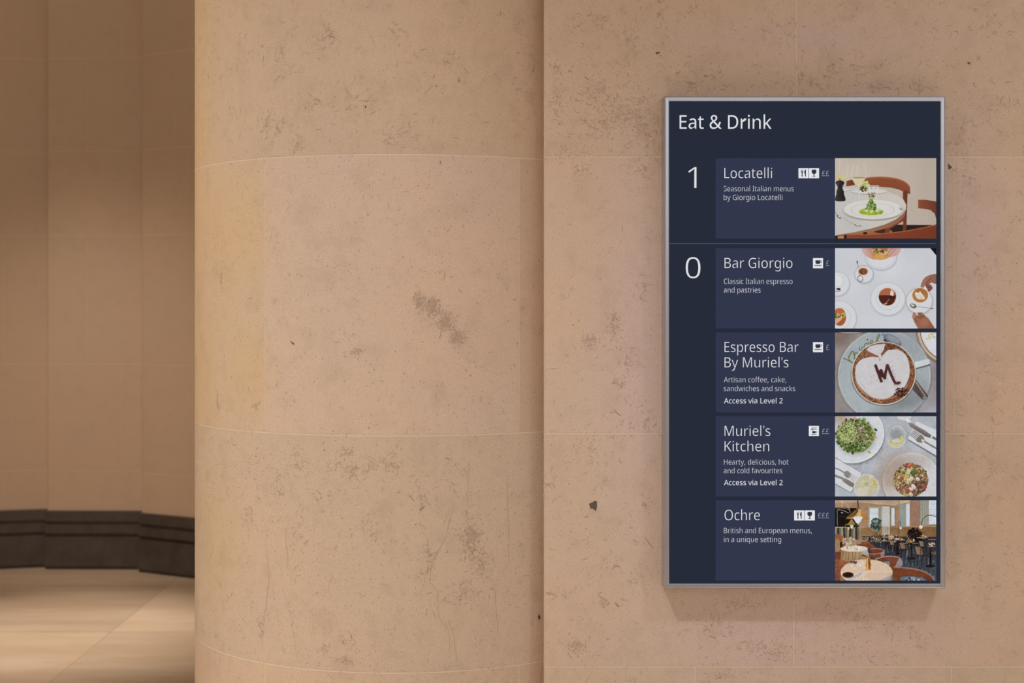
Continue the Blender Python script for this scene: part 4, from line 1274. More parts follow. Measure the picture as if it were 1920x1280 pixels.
# ------------------------------------------------------------------ the sign on the flat wall
GLYPHS = {'l': {' ': (209, ''),
 '&': (587, '166,413 173,399 223,338 251,356 271,369 287,382 299,396 309,410 316,425 320,441 322,458 320,473 316,488 309,500 300,512 288,521 274,528 258,531 241,533 224,531 208,528 194,522 181,513 170,502 162,489 158,474 156,457 157,442 160,427|486,277 538,277 510,195 500,174 488,154 476,137 456,113 563,9 494,9 421,80 223,1 197,2 173,5 151,11 131,18 113,28 97,39 84,53 72,68 63,85 57,105 53,126 52,149 52,168 55,185 59,201 65,216 73,229 82,242 93,254 180,315 105,456 106,474 109,490 114,505 122,519 130,531 141,542 154,551 168,558 185,564 203,569 223,571 244,572 264,571 282,569 299,564 314,558 328,551 339,542 349,531 358,520 365,507 370,492 373,476 373,458 372,435 366,414 357,395 343,378 327,361 308,346 287,330 253,309 424,145 440,166|120,205 114,193 110,180 108,166 107,151 109,129 115,108 126,90 140,74 158,62 178,53 200,47 225,46 251,47 275,50 297,55 317,63 336,72 352,82 368,93 389,111 210,285'),
 ',': (215, '81,84 143,84 144,83 79,-94 44,-94'),
 '0': (459, '93,75 80,101 68,131 60,165 53,203 50,243 48,287 49,331 53,372 59,410 67,443 77,473 90,499 106,521 124,540 146,554 170,564 197,570 229,572 258,570 284,564 308,554 330,540 348,521 365,499 379,473 390,443 399,409 405,372 409,331 410,287 408,222 405,192 400,165 394,139 387,115 378,94 368,75 356,58 343,43 328,30 312,20 294,12 274,6 252,2 229,1 199,3 173,9 149,20 128,34 109,53|329,467 317,486 304,502 289,514 271,523 251,529 229,530 206,529 186,523 168,514 153,502 140,486 129,467 120,445 113,419 108,391 104,360 102,325 101,287 102,249 104,214 107,183 113,154 120,129 129,107 140,88 153,72 168,59 186,50 206,45 229,43 251,45 271,50 289,59 304,71 317,87 329,106 338,128 345,154 350,182 354,214 356,249 357,287 356,325 354,360 350,391 345,419 338,445'),
 '1': (459, '229,521 110,418 84,451 229,564 276,564 276,9 225,9'),
 'A': (512, '254,533 152,232 359,232|13,9 230,566 283,566 498,9 443,9 374,186 135,186 67,9'),
 'B': (521, '291,562 334,556 370,546 399,533 421,516 437,493 446,465 450,430 449,415 447,401 443,387 438,375 432,363 424,353 415,343 404,335 392,328 379,321 364,316 341,311 341,292 365,288 411,271 424,263 435,254 445,243 453,231 460,217 465,201 468,183 469,163 467,139 463,117 456,97 446,79 434,63 419,49 402,37 382,27 359,19 335,14 308,10 279,9 87,9 87,564 241,564|376,248 362,257 347,265 329,270 309,274 286,277 141,278 141,52 266,52 302,54 332,60 358,70 378,84 392,102 402,122 408,144 410,168 409,184 406,199 402,213 395,226 387,238|245,520 141,520 141,320 256,320 291,321 320,326 344,334 363,345 376,361 386,379 391,399 393,423 391,446 384,467 372,485 356,498 335,508 309,515 279,519'),
 'C': (507, '233,63 260,54 290,48 322,46 451,66 451,22 312,1 271,3 234,10 201,21 171,36 144,55 122,78 102,104 86,134 74,168 65,205 60,244 58,287 59,318 62,348 68,376 75,403 85,428 97,451 111,473 127,493 144,511 164,526 186,540 210,551 235,560 263,566 292,570 324,572 470,543 449,498 323,526 300,525 278,522 257,517 237,510 218,501 201,490 185,477 171,462 159,445 147,427 138,407 130,386 124,363 120,339 117,313 116,286 118,251 122,219 129,188 139,160 152,134 168,112 186,92 208,76'),
 'D': (585, '519,205 508,168 493,135 474,106 451,80 425,59 395,41 361,27 323,17 282,11 237,9 87,9 87,564 254,564 295,562 333,556 368,546 400,532 429,515 454,494 476,470 494,442 509,410 519,375 525,335 527,292 525,247|435,146 454,187 466,235 469,289 468,327 463,361 455,391 443,419 428,443 410,464 389,481 365,495 339,506 309,514 278,518 244,520 141,520 141,53 228,53 284,56 332,68 374,86 409,113'),
 'E': (446, '389,518 141,518 141,321 374,321 374,277 141,277 141,54 389,54 389,9 87,9 87,564 389,564'),
 'G': (584, '238,63 268,53 302,47 340,46 461,61 461,247 335,247 335,293 515,293 515,28 323,1 281,3 243,10 209,20 178,35 150,54 126,77 106,103 89,133 75,167 66,204 60,243 58,286 60,329 67,368 77,404 92,438 111,468 134,494 160,517 190,536 224,552 261,563 301,569 346,572 504,542 484,496 342,526 308,524 276,519 247,510 220,497 196,481 175,461 157,439 142,413 130,385 122,355 117,322 115,286 117,252 121,220 128,190 138,162 151,136 168,113 188,93 211,76'),
 'H': (594, '452,9 452,276 141,276 141,9 87,9 87,564 141,564 141,321 452,321 452,564 507,564 507,9'),
 'I': (272, '108,50 108,522 41,538 41,564 230,564 230,538 163,522 163,50 230,35 230,9 41,9 41,35'),
 'K': (496, '407,564 467,564 249,324 479,9 416,9 210,287 141,226 141,9 87,9 87,564 141,564 141,267'),
 'L': (420, '87,9 87,564 141,564 141,55 391,55 391,9'),
 'M': (727, '135,9 87,9 87,564 178,564 355,94 370,94 550,564 641,564 641,9 587,9 593,510 574,510 384,9 337,9 148,511 129,511'),
 'O': (626, '532,120 519,99 504,79 487,61 468,46 447,32 424,21 400,12 373,6 344,2 314,1 282,2 252,6 225,13 200,22 177,33 156,46 138,62 121,79 106,99 93,120 82,144 74,169 67,197 62,226 59,256 58,288 60,330 65,369 74,405 86,438 102,468 121,495 144,517 170,537 200,552 234,563 272,570 314,572 354,570 391,564 424,553 454,537 480,518 503,495 523,469 539,439 552,405 561,369 567,329 568,287 567,255 564,225 559,196 552,169 543,144|226,511 202,498 182,482 164,462 149,440 137,414 128,386 121,356 117,323 116,287 117,252 121,218 128,188 137,160 149,134 164,111 181,92 202,75 226,62 253,53 282,47 314,46 346,47 375,53 401,62 425,75 445,92 463,111 478,134 490,160 499,188 505,218 509,252 510,287 507,339 499,386 484,427 464,462 436,491 402,511 361,523 314,527 282,525 253,520'),
 'S': (440, '378,544 361,499 211,526 195,524 179,520 166,515 153,509 142,501 133,492 126,482 120,471 115,460 113,447 112,434 113,419 115,405 120,392 125,381 133,370 143,361 155,352 327,271 343,260 356,249 367,236 377,223 384,209 389,192 392,174 394,153 392,130 388,108 380,89 370,71 357,56 342,42 324,30 303,20 280,11 255,6 228,2 50,25 50,75 222,46 242,48 260,52 276,57 290,64 303,72 314,82 323,93 330,105 335,118 338,132 339,147 339,161 336,175 332,187 326,199 318,209 308,219 296,229 57,435 59,455 63,474 69,492 79,508 91,522 105,534 121,545 139,555 160,562 182,567 206,571 231,572'),
 'a': (450, '241,48 264,58 285,72 302,91 315,114 322,141 324,171 324,219 251,217 214,214 182,208 156,200 135,189 120,176 109,159 103,140 101,119 102,100 107,84 115,70 126,59 140,50 154,44 171,41 188,40 216,42|227,389 111,359 96,396 231,428 267,426 297,420 321,410 341,396 356,378 367,355 374,326 376,292 376,9 341,9 327,70 313,70 154,2 138,4 122,8 107,14 93,21 81,30 71,40 62,52 55,66 50,82 47,100 46,119 49,148 58,172 72,193 93,211 120,226 154,237 195,244 243,248 325,250 325,285 323,311 319,333 311,352 299,366 284,376 267,384 248,388'),
 'b': (493, '130,600 125,364 143,364 156,380 167,391 179,402 194,411 210,418 228,424 249,427 272,428 308,425 341,415 369,398 394,375 414,346 428,309 437,266 440,215 439,180 435,149 428,120 419,95 407,73 394,54 378,38 360,24 340,14 319,7 296,2 272,1 249,2 228,5 210,11 194,18 179,27 167,37 155,48 143,64 126,64 112,9 77,9 77,600|378,143 383,177 385,216 383,255 378,289 368,318 355,343 337,362 315,376 289,385 260,388 237,386 217,383 199,377 183,369 169,358 158,345 148,329 141,311 136,291 133,269 130,244 131,176 136,142 145,113 157,88 175,67 198,53 227,44 262,41 290,44 316,53 338,68 355,88 368,113'),
 'c': (385, '342,64 342,21 241,1 214,2 189,7 165,14 143,23 123,36 106,51 91,70 77,92 67,116 59,145 55,177 53,213 55,250 60,283 68,312 79,337 92,360 108,378 126,394 147,407 169,416 193,423 218,427 246,429 347,410 331,368 244,385 222,384 202,380 184,374 167,365 153,354 141,340 131,324 122,306 116,286 112,264 109,240 108,213 109,188 112,164 116,143 122,123 130,105 141,89 153,75 167,64 182,55 200,49 219,45 240,44'),
 'd': (493, '185,425 222,429 350,365 369,365 363,600 416,600 416,9 376,9 365,67 350,67 221,1 184,4 152,14 124,31 99,54 79,83 65,120 56,163 53,214 56,265 65,309 79,345 100,375 124,399 153,415|115,142 125,113 138,88 156,68 177,53 203,44 232,41 265,44 293,51 317,64 335,82 348,105 357,132 362,164 363,252 357,286 349,316 336,341 319,362 295,377 265,386 231,388 202,385 177,376 155,360 138,339 125,313 115,283 110,250 108,213 110,175'),
 'e': (452, '126,38 108,54 92,73 78,95 67,120 59,148 55,178 53,212 55,245 59,276 66,304 76,329 88,352 103,372 120,389 139,403 160,414 183,422 208,427 234,429 260,427 283,423 305,416 325,406 342,394 358,379 371,362 382,342 391,320 397,297 401,271 402,244 402,210 107,210 111,166 119,134 131,107 148,84 169,66 194,53 222,46 254,43 383,68 383,26 251,1 222,2 196,7 171,14 147,25|268,385 252,388 233,389 208,387 185,380 164,369 147,354 133,334 122,312 114,287 108,248 347,248 346,276 344,293 340,310 335,325 328,339 319,352 309,363 297,372 284,380'),
 'f': (276, '112,543 120,558 131,571 142,581 156,589 171,596 188,601 207,604 286,555 227,565 209,563 193,558 179,549 168,537 159,522 154,504 150,482 149,421 257,421 257,384 149,384 149,9 96,9 96,384 21,384 21,402 96,426 97,483 100,506 105,526'),
 'g': (493, '368,66 350,66 336,48 323,35 310,25 295,16 279,10 261,5 242,2 222,1 184,5 151,15 122,32 98,56 79,87 65,123 56,166 53,214 56,262 65,304 79,340 98,372 122,397 151,415 183,425 221,429 240,428 259,425 277,420 293,414 309,405 323,395 336,382 351,364 367,364 376,421 416,421 416,-7 415,-36 411,-61 405,-85 396,-105 385,-124 372,-139 356,-153 337,-164 315,-172 291,-178 263,-182 232,-183 87,-159 87,-114 237,-143 264,-141 289,-134 311,-123 330,-108 345,-88 356,-66 362,-41 364,-13|178,376 163,366 150,355 139,341 130,325 122,306 116,286 111,264 109,239 108,213 110,175 116,141 125,112 139,87 157,67 178,52 203,43 231,41 291,50 303,55 314,62 324,70 333,79 341,89 348,101 353,114 364,243 362,268 357,291 351,312 343,330 333,346 321,359 306,369 290,377 272,383 252,386 230,388 211,386 194,382'),
 'h': (496, '370,9 370,275 368,301 364,323 356,343 344,359 329,372 311,381 289,386 265,388 241,386 220,383 201,377 184,368 170,357 159,344 149,328 142,310 136,291 133,270 130,247 130,9 77,9 77,600 130,600 125,361 144,361 154,376 298,427 320,424 339,419 357,412 372,404 385,393 396,380 405,366 412,348 417,328 421,305 422,280 422,9'),
 'i': (207, '77,421 77,9 130,9 130,421|131,569 134,563 135,556 135,537 134,530 131,524 77,524 74,530 72,537 72,556 74,563 77,569'),
 'k': (428, '125,212 142,212 330,421 388,421 223,247 403,9 341,9 188,214 129,162 129,9 77,9 77,600 129,600'),
 'l': (207, '130,600 130,9 77,9 77,600'),
 'm': (750, '418,326 409,300 404,271 402,238 402,9 351,9 348,309 345,324 340,337 334,349 327,359 318,368 308,375 296,381 283,384 269,387 253,388 232,386 212,383 195,377 180,368 167,357 156,343 148,328 141,311 136,292 133,271 130,248 130,9 77,9 77,421 118,421 128,362 144,362 289,428 310,425 329,419 345,412 359,403 371,392 381,378 392,357 407,357 421,377 433,391 448,403 465,412 483,419 501,425 520,428 540,429 573,427 600,420 624,409 642,394 657,375 667,349 674,318 676,280 676,9 624,9 624,277 623,301 618,323 611,343 601,359 587,371 570,381 550,386 528,388 497,385 471,378 448,365 431,348'),
 'n': (496, '385,394 401,374 412,349 419,317 422,280 422,9 370,9 370,275 368,301 364,323 356,343 344,359 329,372 311,381 289,386 265,388 230,385 201,377 177,363 159,344 146,320 137,292 131,259 130,223 130,9 77,9 77,421 118,421 128,362 144,362 275,429 310,427 340,420 365,409'),
 'o': (485, '342,404 362,390 380,374 395,354 409,332 419,307 427,280 431,249 433,216 432,190 429,166 425,144 419,124 412,104 403,87 393,71 381,57 368,44 354,33 338,23 321,15 303,9 283,5 263,2 241,1 221,2 202,5 184,9 166,15 150,23 134,33 120,44 107,57 95,71 84,87 75,105 67,124 61,144 57,166 54,190 53,216 55,249 59,280 66,308 76,332 89,355 104,374 122,390 142,404 164,415 188,423 215,427 244,429 271,427 297,423 320,415|356,106 364,125 370,145 374,167 377,191 378,216 377,241 374,265 370,286 364,306 356,324 345,340 333,354 319,366 303,376 285,382 264,386 242,388 210,385 182,376 158,361 139,340 125,315 116,286 110,253 108,216 109,191 111,167 116,145 122,125 130,106 140,90 152,75 166,63 183,54 201,47 221,43 243,42 265,43 285,47 303,54 320,63 334,75 346,90'),
 'p': (493, '272,429 309,426 341,416 369,399 394,377 414,347 428,311 437,267 440,216 439,181 435,150 428,122 419,96 407,74 394,54 378,38 360,25 341,14 320,7 297,3 272,1 143,64 124,64 130,-183 77,-183 77,421 118,421 128,362 143,362|133,166 136,144 141,123 148,105 158,88 169,74 183,62 199,53 218,47 238,43 262,42 282,43 300,47 317,55 332,65 345,78 356,93 365,110 372,128 378,148 382,170 384,193 385,217 383,253 378,285 368,314 355,339 338,360 316,376 290,385 260,388 238,386 219,383 201,378 185,370 172,360 160,347 151,332 143,316 138,297 133,277 131,254 130,190'),
 'q': (493, '369,67 349,67 337,51 326,39 313,29 298,19 282,11 263,6 242,2 219,1 184,4 152,14 124,31 100,54 79,83 65,120 56,163 53,214 54,249 59,280 65,309 75,334 87,356 100,375 116,392 134,405 154,415 175,423 197,427 221,429 244,428 265,424 283,419 299,411 314,401 327,391 338,379 351,362 366,362 376,421 416,421 416,-183 363,-183|335,342 318,363 294,377 265,386 231,388 202,385 176,376 155,360 138,339 124,313 115,283 110,250 108,213 110,176 115,143 125,113 138,88 156,68 177,53 203,44 232,42 254,43 274,46 292,51 308,59 322,69 334,81 343,96 351,113 356,131 361,152 363,174 363,253 357,287 348,317'),
 'r': (331, '230,423 242,426 255,428 309,426 303,379 251,382 238,380 225,376 161,330 140,292 136,277 132,262 130,9 77,9 77,421 118,421 126,342 142,342'),
 's': (384, '297,32 282,22 265,15 245,9 224,4 201,2 51,25 51,69 139,43 159,41 178,40 204,41 226,44 245,50 261,59 273,69 282,82 287,96 289,112 278,146 272,154 94,244 82,252 72,262 64,271 58,282 54,294 51,308 50,324 53,348 60,368 73,386 90,401 113,413 139,422 169,427 202,429 327,404 310,364 176,388 157,385 141,381 126,374 115,365 106,354 101,342 99,328 100,318 102,309 106,300 112,292 297,199 308,190 318,181 325,171 331,160 336,148 338,134 339,119 338,100 334,83 328,68 320,54 309,42'),
 't': (289, '269,48 263,47 184,2 169,4 155,7 141,12 129,18 118,26 108,37 99,49 92,63 87,81 84,101 83,125 83,384 22,384 22,403 82,431 109,519 135,519 135,421 260,421 260,384 135,384 135,126 137,107 140,90 147,75 157,62 168,53 181,46 196,42'),
 'u': (496, '185,48 206,43 230,42 254,43 275,46 294,52 311,61 325,72 337,85 346,101 354,119 359,138 363,159 365,182 366,421 418,421 418,9 377,9 367,66 351,66 342,52 196,2 174,5 155,10 137,17 122,25 109,36 98,49 89,63 82,81 77,101 73,123 72,149 72,421 126,421 126,153 127,128 132,106 140,86 151,70 166,57'),
 'v': (407, '194,54 212,54 338,421 394,421 238,9 169,9 13,421 69,421'),
 'w': (630, '75,422 161,64 179,64 284,422 348,422 449,65 468,65 556,422 610,422 495,10 426,10 323,366 305,366 200,10 134,10 21,422'),
 'y': (409, '81,-141 93,-138 103,-134 184,-2 14,421 70,421 198,59 215,59 339,421 396,421 181,-124 170,-138 159,-150 147,-160 134,-168 120,-175 104,-180 86,-182 18,-179 18,-141 12,-140'),
 '£': (459, '269,530 247,529 226,524 208,516 193,504 181,489 173,469 168,447 167,421 167,301 330,301 330,266 167,266 91,55 420,55 420,9 35,9 35,53 72,71 81,79 90,88 97,99 103,111 108,124 111,139 113,155 114,266 37,266 37,301 114,301 114,428 115,450 119,471 125,489 133,505 143,520 155,533 170,544 186,554 204,561 224,566 245,570 268,571 398,542 380,503'),
 '’': (140, '57,564 120,564 121,562 56,385')}, 'r': {' ': (209, ''),
 '&': (587, '345,549 356,537 366,524 373,510 378,494 381,477 383,458 380,434 374,411 364,391 350,372 333,355 313,338 292,323 268,308 423,159 479,286 550,286 518,191 508,170 496,150 483,131 468,114 585,0 490,0 420,67 285,-3 223,-8 196,-7 171,-4 148,2 127,10 108,20 91,32 77,47 65,63 55,82 48,102 44,125 43,149 43,169 46,187 51,204 57,220 66,234 75,248 87,261 166,318 102,415 96,456 97,475 101,493 106,509 114,524 124,537 135,548 149,558 165,567 182,573 201,578 222,580 244,581 265,580 284,578 302,573 318,567 333,558|225,350 247,363 265,376 280,389 292,401 301,414 308,428 311,442 313,458 312,472 308,484 302,495 294,505 283,513 271,519 257,523 241,524 225,523 211,519 198,514 186,506 177,496 171,485 167,472 165,457 166,443 169,429 174,416 180,404|117,165 116,152 118,131 124,112 133,95 146,81 162,69 181,61 202,56 225,55 250,56 273,59 294,64 314,71 331,80 347,90 362,100 375,111 209,273 128,201 123,190 119,178'),
 '2': (459, '287,320 298,337 306,353 313,370 318,387 321,405 322,424 320,446 315,466 306,482 294,496 278,507 261,514 242,519 221,520 200,520 181,517 164,512 147,506 83,466 45,513 221,581 246,579 270,576 293,570 313,562 331,552 347,540 361,526 372,510 382,492 388,472 392,451 394,428 393,406 389,385 383,364 375,344 365,324 353,305 340,286 128,67 128,64 417,64 417,0 38,0 38,59'),
 'A': (512, '255,500 165,241 346,241|368,177 141,177 73,0 0,0 224,575 289,575 512,0 437,0'),
 'D': (585, '454,359 446,388 435,415 421,437 404,457 384,474 361,487 336,498 308,505 277,509 244,511 150,511 150,62 228,62 282,65 329,76 369,94 402,119 428,151 446,190 457,236 460,289 459,326|283,2 237,0 78,0 78,573 254,573 296,571 335,565 371,555 404,540 434,523 460,501 483,475 502,446 517,413 528,377 534,336 536,292 534,246 528,203 516,165 501,131 481,100 457,74 430,51 399,33 364,18 325,8'),
 'E': (446, '150,509 150,330 383,330 383,268 150,268 150,63 398,63 398,0 78,0 78,573 398,573 398,509'),
 'L': (420, '150,573 150,64 400,64 400,0 78,0 78,573'),
 'a': (450, '110,119 111,102 115,87 122,75 132,66 144,58 157,53 172,50 188,49 215,51 238,56 260,66 279,79 295,96 306,117 313,142 315,172 315,210 252,208 215,205 184,200 159,192 141,182 127,170 118,155 112,138|170,431 231,437 268,435 299,428 326,418 347,403 364,383 376,358 383,328 385,293 385,0 334,0 320,61 317,61 154,-7 136,-5 119,0 103,6 88,13 75,23 64,34 55,48 47,63 41,80 38,99 37,119 40,150 50,176 65,199 87,219 116,234 152,245 194,253 243,257 316,259 316,285 315,309 310,330 303,347 293,359 280,368 265,375 247,379 227,380 106,347 84,400'),
 'c': (385, '245,438 358,415 337,356 223,375 204,371 187,366 172,358 159,347 148,335 138,320 131,303 125,284 120,263 118,239 117,213 118,189 120,166 125,145 131,126 138,109 148,94 159,82 172,71 186,63 202,58 220,54 240,53 351,78 351,15 241,-8 213,-7 187,-2 162,5 139,15 118,28 99,45 83,65 69,87 58,114 50,143 46,176 44,213 46,250 51,284 59,315 71,342 85,365 102,385 121,401 142,415 166,425 191,432 217,436'),
 'e': (452, '261,436 286,432 308,424 329,414 348,401 364,385 378,367 390,346 399,323 406,299 410,272 411,244 411,201 117,201 120,167 127,137 139,111 154,90 174,74 197,62 224,55 254,52 392,82 392,20 251,-8 221,-6 194,-2 167,6 143,17 121,31 101,48 85,68 70,91 59,117 51,146 46,177 44,212 46,246 50,277 57,306 68,333 81,357 96,378 114,395 134,411 157,423 181,431 207,436 234,438|233,380 251,379 266,376 280,371 292,364 303,356 312,346 320,334 326,322 331,307 335,292 337,275 338,257 119,257 123,285 130,309 140,330 154,348 170,362 188,372 209,378'),
 'i': (207, '133,580 138,574 142,566 144,557 145,546 144,536 142,526 138,519 133,512 126,508 119,504 112,502 104,501 96,502 88,504 81,508 75,512 69,519 66,526 63,536 63,546 63,557 66,566 69,574 75,580 81,585 88,588 96,590 112,590 119,588|68,0 68,430 139,430 139,0'),
 'k': (428, '326,430 409,430 235,246 421,0 336,0 187,200 138,158 138,0 68,0 68,609 138,609 135,221 138,221'),
 'l': (207, '139,0 68,0 68,609 139,609'),
 'n': (496, '68,0 68,430 125,430 136,371 140,371 275,438 311,436 343,429 369,417 391,401 409,379 421,352 428,319 431,280 431,0 361,0 361,275 359,299 355,321 348,338 338,353 324,364 308,372 288,377 265,379 232,376 204,368 182,356 166,338 154,316 146,289 140,258 139,223 139,0'),
 'r': (331, '227,431 240,435 254,437 319,433 310,368 144,275 139,0 68,0 68,430 126,430 134,351 137,351'),
 's': (384, '339,409 315,353 177,379 159,377 144,372 131,366 121,358 114,350 110,339 108,328 111,312 114,304 119,298 302,206 314,197 324,187 333,176 339,164 344,150 347,135 348,119 347,99 343,80 336,64 327,49 316,36 302,24 286,14 268,6 248,0 226,-4 202,-7 42,19 42,83 178,49 203,50 224,53 242,59 256,66 266,76 274,86 278,99 280,112 89,236 76,245 66,255 57,266 50,278 45,292 42,307 41,324 44,350 52,372 66,392 85,408 109,421 137,430 168,436 202,438'),
 't': (289, '152,-1 138,4 124,11 112,20 101,31 91,44 84,60 78,79 75,100 74,125 74,375 13,375 13,409 75,437 103,528 144,528 144,430 269,430 269,375 144,375 144,127 146,108 149,93 155,79 163,69 173,60 185,54 198,51 272,59 272,5 183,-7 167,-5'),
 'v': (407, '201,63 204,63 332,430 407,430 244,0 163,0 0,430 75,430')}}


SX, SZ = 0.761, 0.8593               # middle and lower edge of the sign on the wall
HALF_W, HEIGHT = 0.3657, 1.2797
FACE = 0.0555                        # screen surface in front of the wall
PXM = F / (WALL_Y - FACE)            # how many units of the artwork make a metre


def ax(px):
    return (px - 960.0) / PXM - SX


def az(py):
    return EYE - (py - 569.0) / PXM - SZ


# brushed metal of the frame
mm, nt, p = new_mat('brushed_aluminium')
vec = nt.nodes.new('ShaderNodeTexCoord').outputs['Object']
c = mix(nt, noise(nt, vec, 5, 4), (0.42, 0.43, 0.49, 1), (0.54, 0.55, 0.62, 1))
nt.links.new(c, p.inputs['Base Color'])
p.inputs['Metallic'].default_value = 0.9
p.inputs['Roughness'].default_value = 0.27
M_METAL = mm


def lit(name, rgb, k=1.0, attr=None):
    """colour shown by the back-lit display"""
    m, nt, p = new_mat(name)
    p.inputs['Base Color'].default_value = (0.001, 0.001, 0.0012, 1)
    p.inputs['Roughness'].default_value = 0.5
    p.inputs['Specular IOR Level'].default_value = 0.05
    if attr:
        a = N(nt, 'ShaderNodeVertexColor')
        a.layer_name = attr
        nt.links.new(a.outputs['Color'], p.inputs['Emission Color'])
    else:
        p.inputs['Emission Color'].default_value = lin(rgb)
    p.inputs['Emission Strength'].default_value = k
    return m


M_NAVY = lit('navy_display', (35, 41, 57))
M_PANEL = lit('slate_blue_panel', (47, 53, 75))
M_WHITE = lit('white_lettering', (222, 224, 227))
M_GREY = lit('light_grey_lettering', (208, 210, 216))
M_PRICE = lit('grey_price_lettering', (170, 175, 185))
M_RULE = lit('grey_rule', (72, 79, 100))
M_TILE = lit('pictogram_tile', (226, 227, 229))
M_INK = lit('pictogram_ink', (44, 50, 72))
M_PHOTO = lit('display_picture', None, 1.0, 'picture')

sign = bpy.data.objects.new('wall_sign', None)
sign.location = (SX, WALL_Y, SZ)
COL.objects.link(sign)
sign['label'] = 'tall navy framed sign on the limestone wall listing places to eat and drink'
sign['category'] = 'sign'

RAIL = [(0.0, 0.0005), (0.0, 0.0562), (0.0006, 0.0580), (0.0022, 0.0596), (0.0042, 0.0600), (0.0112, 0.0596), (0.0130, 0.0588), (0.0139, 0.0572), (0.0139, 0.0500)]


def rail(side):
    m = Mesh()
    pts = []
    for s, d in RAIL:
        x0, x1, z0, z1 = -HALF_W + s, HALF_W - s, s, HEIGHT - s
        y = -d
        a, b = {'bottom': ((x0, z0), (x1, z0)), 'right': ((x1, z0), (x1, z1)), 'top': ((x1, z1), (x0, z1)), 'left': ((x0, z1), (x0, z0))}[side]
        pts.append(((a[0], y, a[1]), (b[0], y, b[1])))
    for (a0, b0), (a1, b1) in zip(pts, pts[1:]):
        m.face([a0, b0, b1, a1])
    (a0, b0), (a1, b1) = pts[-1], pts[0]
    m.face([a0, b0, (b0[0], -0.0005, b0[2]), (a0[0], -0.0005, a0[2])])
    m.face([(a0[0], -0.0005, a0[2]), (b0[0], -0.0005, b0[2]), b1, a1])
    return m.build('frame_rail', [M_METAL], sign)


for side in ('bottom', 'right', 'top', 'left'):
    rail(side)

m = Mesh()
m.box((-HALF_W + 0.0141, -FACE, 0.0141), (HALF_W - 0.0141, -0.004, HEIGHT - 0.0141))
m.build('display_panel', [M_NAVY], sign)


def flat_mesh(name, pts, tris, mats, parent, e, fmat=None):
    return link(name, [(ax(x), -FACE - e, az(y)) for x, y in pts], tris, mats, parent, fmat)


def glyphs(text, weight):
    x, out = 0.0, []
    for ch in text:
        d = GLYPHS[weight].get(ch)
        if d is None:
            d = GLYPHS['l' if weight == 'r' else 'r'][ch]
        adv, s = d
        if s:
            loops = [[tuple(float(q) for q in p_.split(',')) for p_ in lp.split(' ')] for lp in s.split('|')]
            pts, tris = tessel(loops)
            out.append(([(px_ + x, py_) for px_, py_ in pts], tris))
        x += adv
    return out


def lettering(name, lines, mat, parent, weight='l', e=0.0006):
    """lines: (text, left, right, baseline, capital height) in artwork units"""
    P_, T_ = [], []
    for text, x0, x1, base, cap in lines:
        g = glyphs(text, weight)
        lo = min(q[0] for pts, _ in g for q in pts)
        hi = max(q[0] for pts, _ in g for q in pts)
        kx, ky = (x1 - x0) / (hi - lo), cap / 571.0
        for pts, tris in g:
            n = len(P_)
            P_.extend((x0 + (q[0] - lo) * kx, base - q[1] * ky) for q in pts)
            T_.extend(tuple(n + i for i in t) for t in tris)
    return flat_mesh(name, P_, T_, [mat], parent, e)


ICON = {
    'meal': [[(4.9, 2.6), (5.7, 2.6), (5.8, 6.3), (6.5, 6.3), (6.6, 2.6), (7.3, 2.6), (7.4, 6.3), (8.1, 6.3), (8.2, 2.6), (9.0, 2.6), (9.1, 6.9), (8.5, 8.2), (7.8, 8.7), (8.0, 15.9), (5.9, 15.9), (6.1, 8.7), (5.4, 8.2), (4.8, 6.9)],
             [(14.0, 2.3), (14.0, 15.9), (12.2, 15.9), (12.2, 10.2), (10.9, 10.2), (10.9, 7.0), (11.6, 4.4), (12.8, 2.7)]],
    'glass': [[(5.7, 2.7), (13.0, 2.7), (13.9, 5.4), (13.7, 8.0), (12.6, 10.0), (10.2, 11.2), (10.2, 14.6), (12.3, 15.3), (12.3, 16.0), (6.4, 16.0), (6.4, 15.3), (8.5, 14.6), (8.5, 11.2), (6.1, 10.0), (5.0, 8.0), (4.8, 5.4)]],
    'cup': [[(4.6, 4.0), (13.8, 4.0), (13.8, 8.6), (12.9, 10.3), (11.4, 11.0), (7.0, 11.0), (5.5, 10.3), (4.6, 8.6)],
            [(13.4, 4.3), (15.6, 4.3), (16.8, 5.4), (16.8, 7.6), (15.6, 8.8), (13.2, 8.8), (13.2, 7.7), (15.1, 7.7), (15.7, 7.1), (15.7, 5.9), (15.1, 5.3), (13.4, 5.3)],
            [(2.6, 13.0), (16.6, 13.0), (15.8, 14.5), (3.4, 14.5)]],
    'snack': [[(4.2, 3.2), (14.8, 3.2), (14.8, 4.3), (5.0, 4.3)],
              [(4.2, 5.4), (8.0, 5.4), (8.6, 6.1), (14.8, 6.1), (14.8, 7.1), (8.6, 7.1), (8.0, 8.0), (4.2, 8.0), (4.2, 7.2), (7.2, 7.2), (7.2, 6.9), (4.2, 6.9), (4.2, 6.4), (7.2, 6.4), (7.2, 6.1), (4.2, 6.1)],
              [(6.2, 9.6), (12.6, 9.6), (12.6, 12.6), (11.4, 14.0), (7.4, 14.0), (6.2, 12.6)],
              [(12.4, 9.8), (14.2, 9.8), (15.0, 10.6), (15.0, 12.0), (14.0, 12.9), (12.4, 12.9), (12.4, 12.1), (13.7, 12.1), (14.1, 11.7), (14.1, 11.0), (13.7, 10.6), (12.4, 10.6)],
              [(4.2, 15.4), (14.8, 15.4), (14.2, 16.6), (4.8, 16.6)]],
}


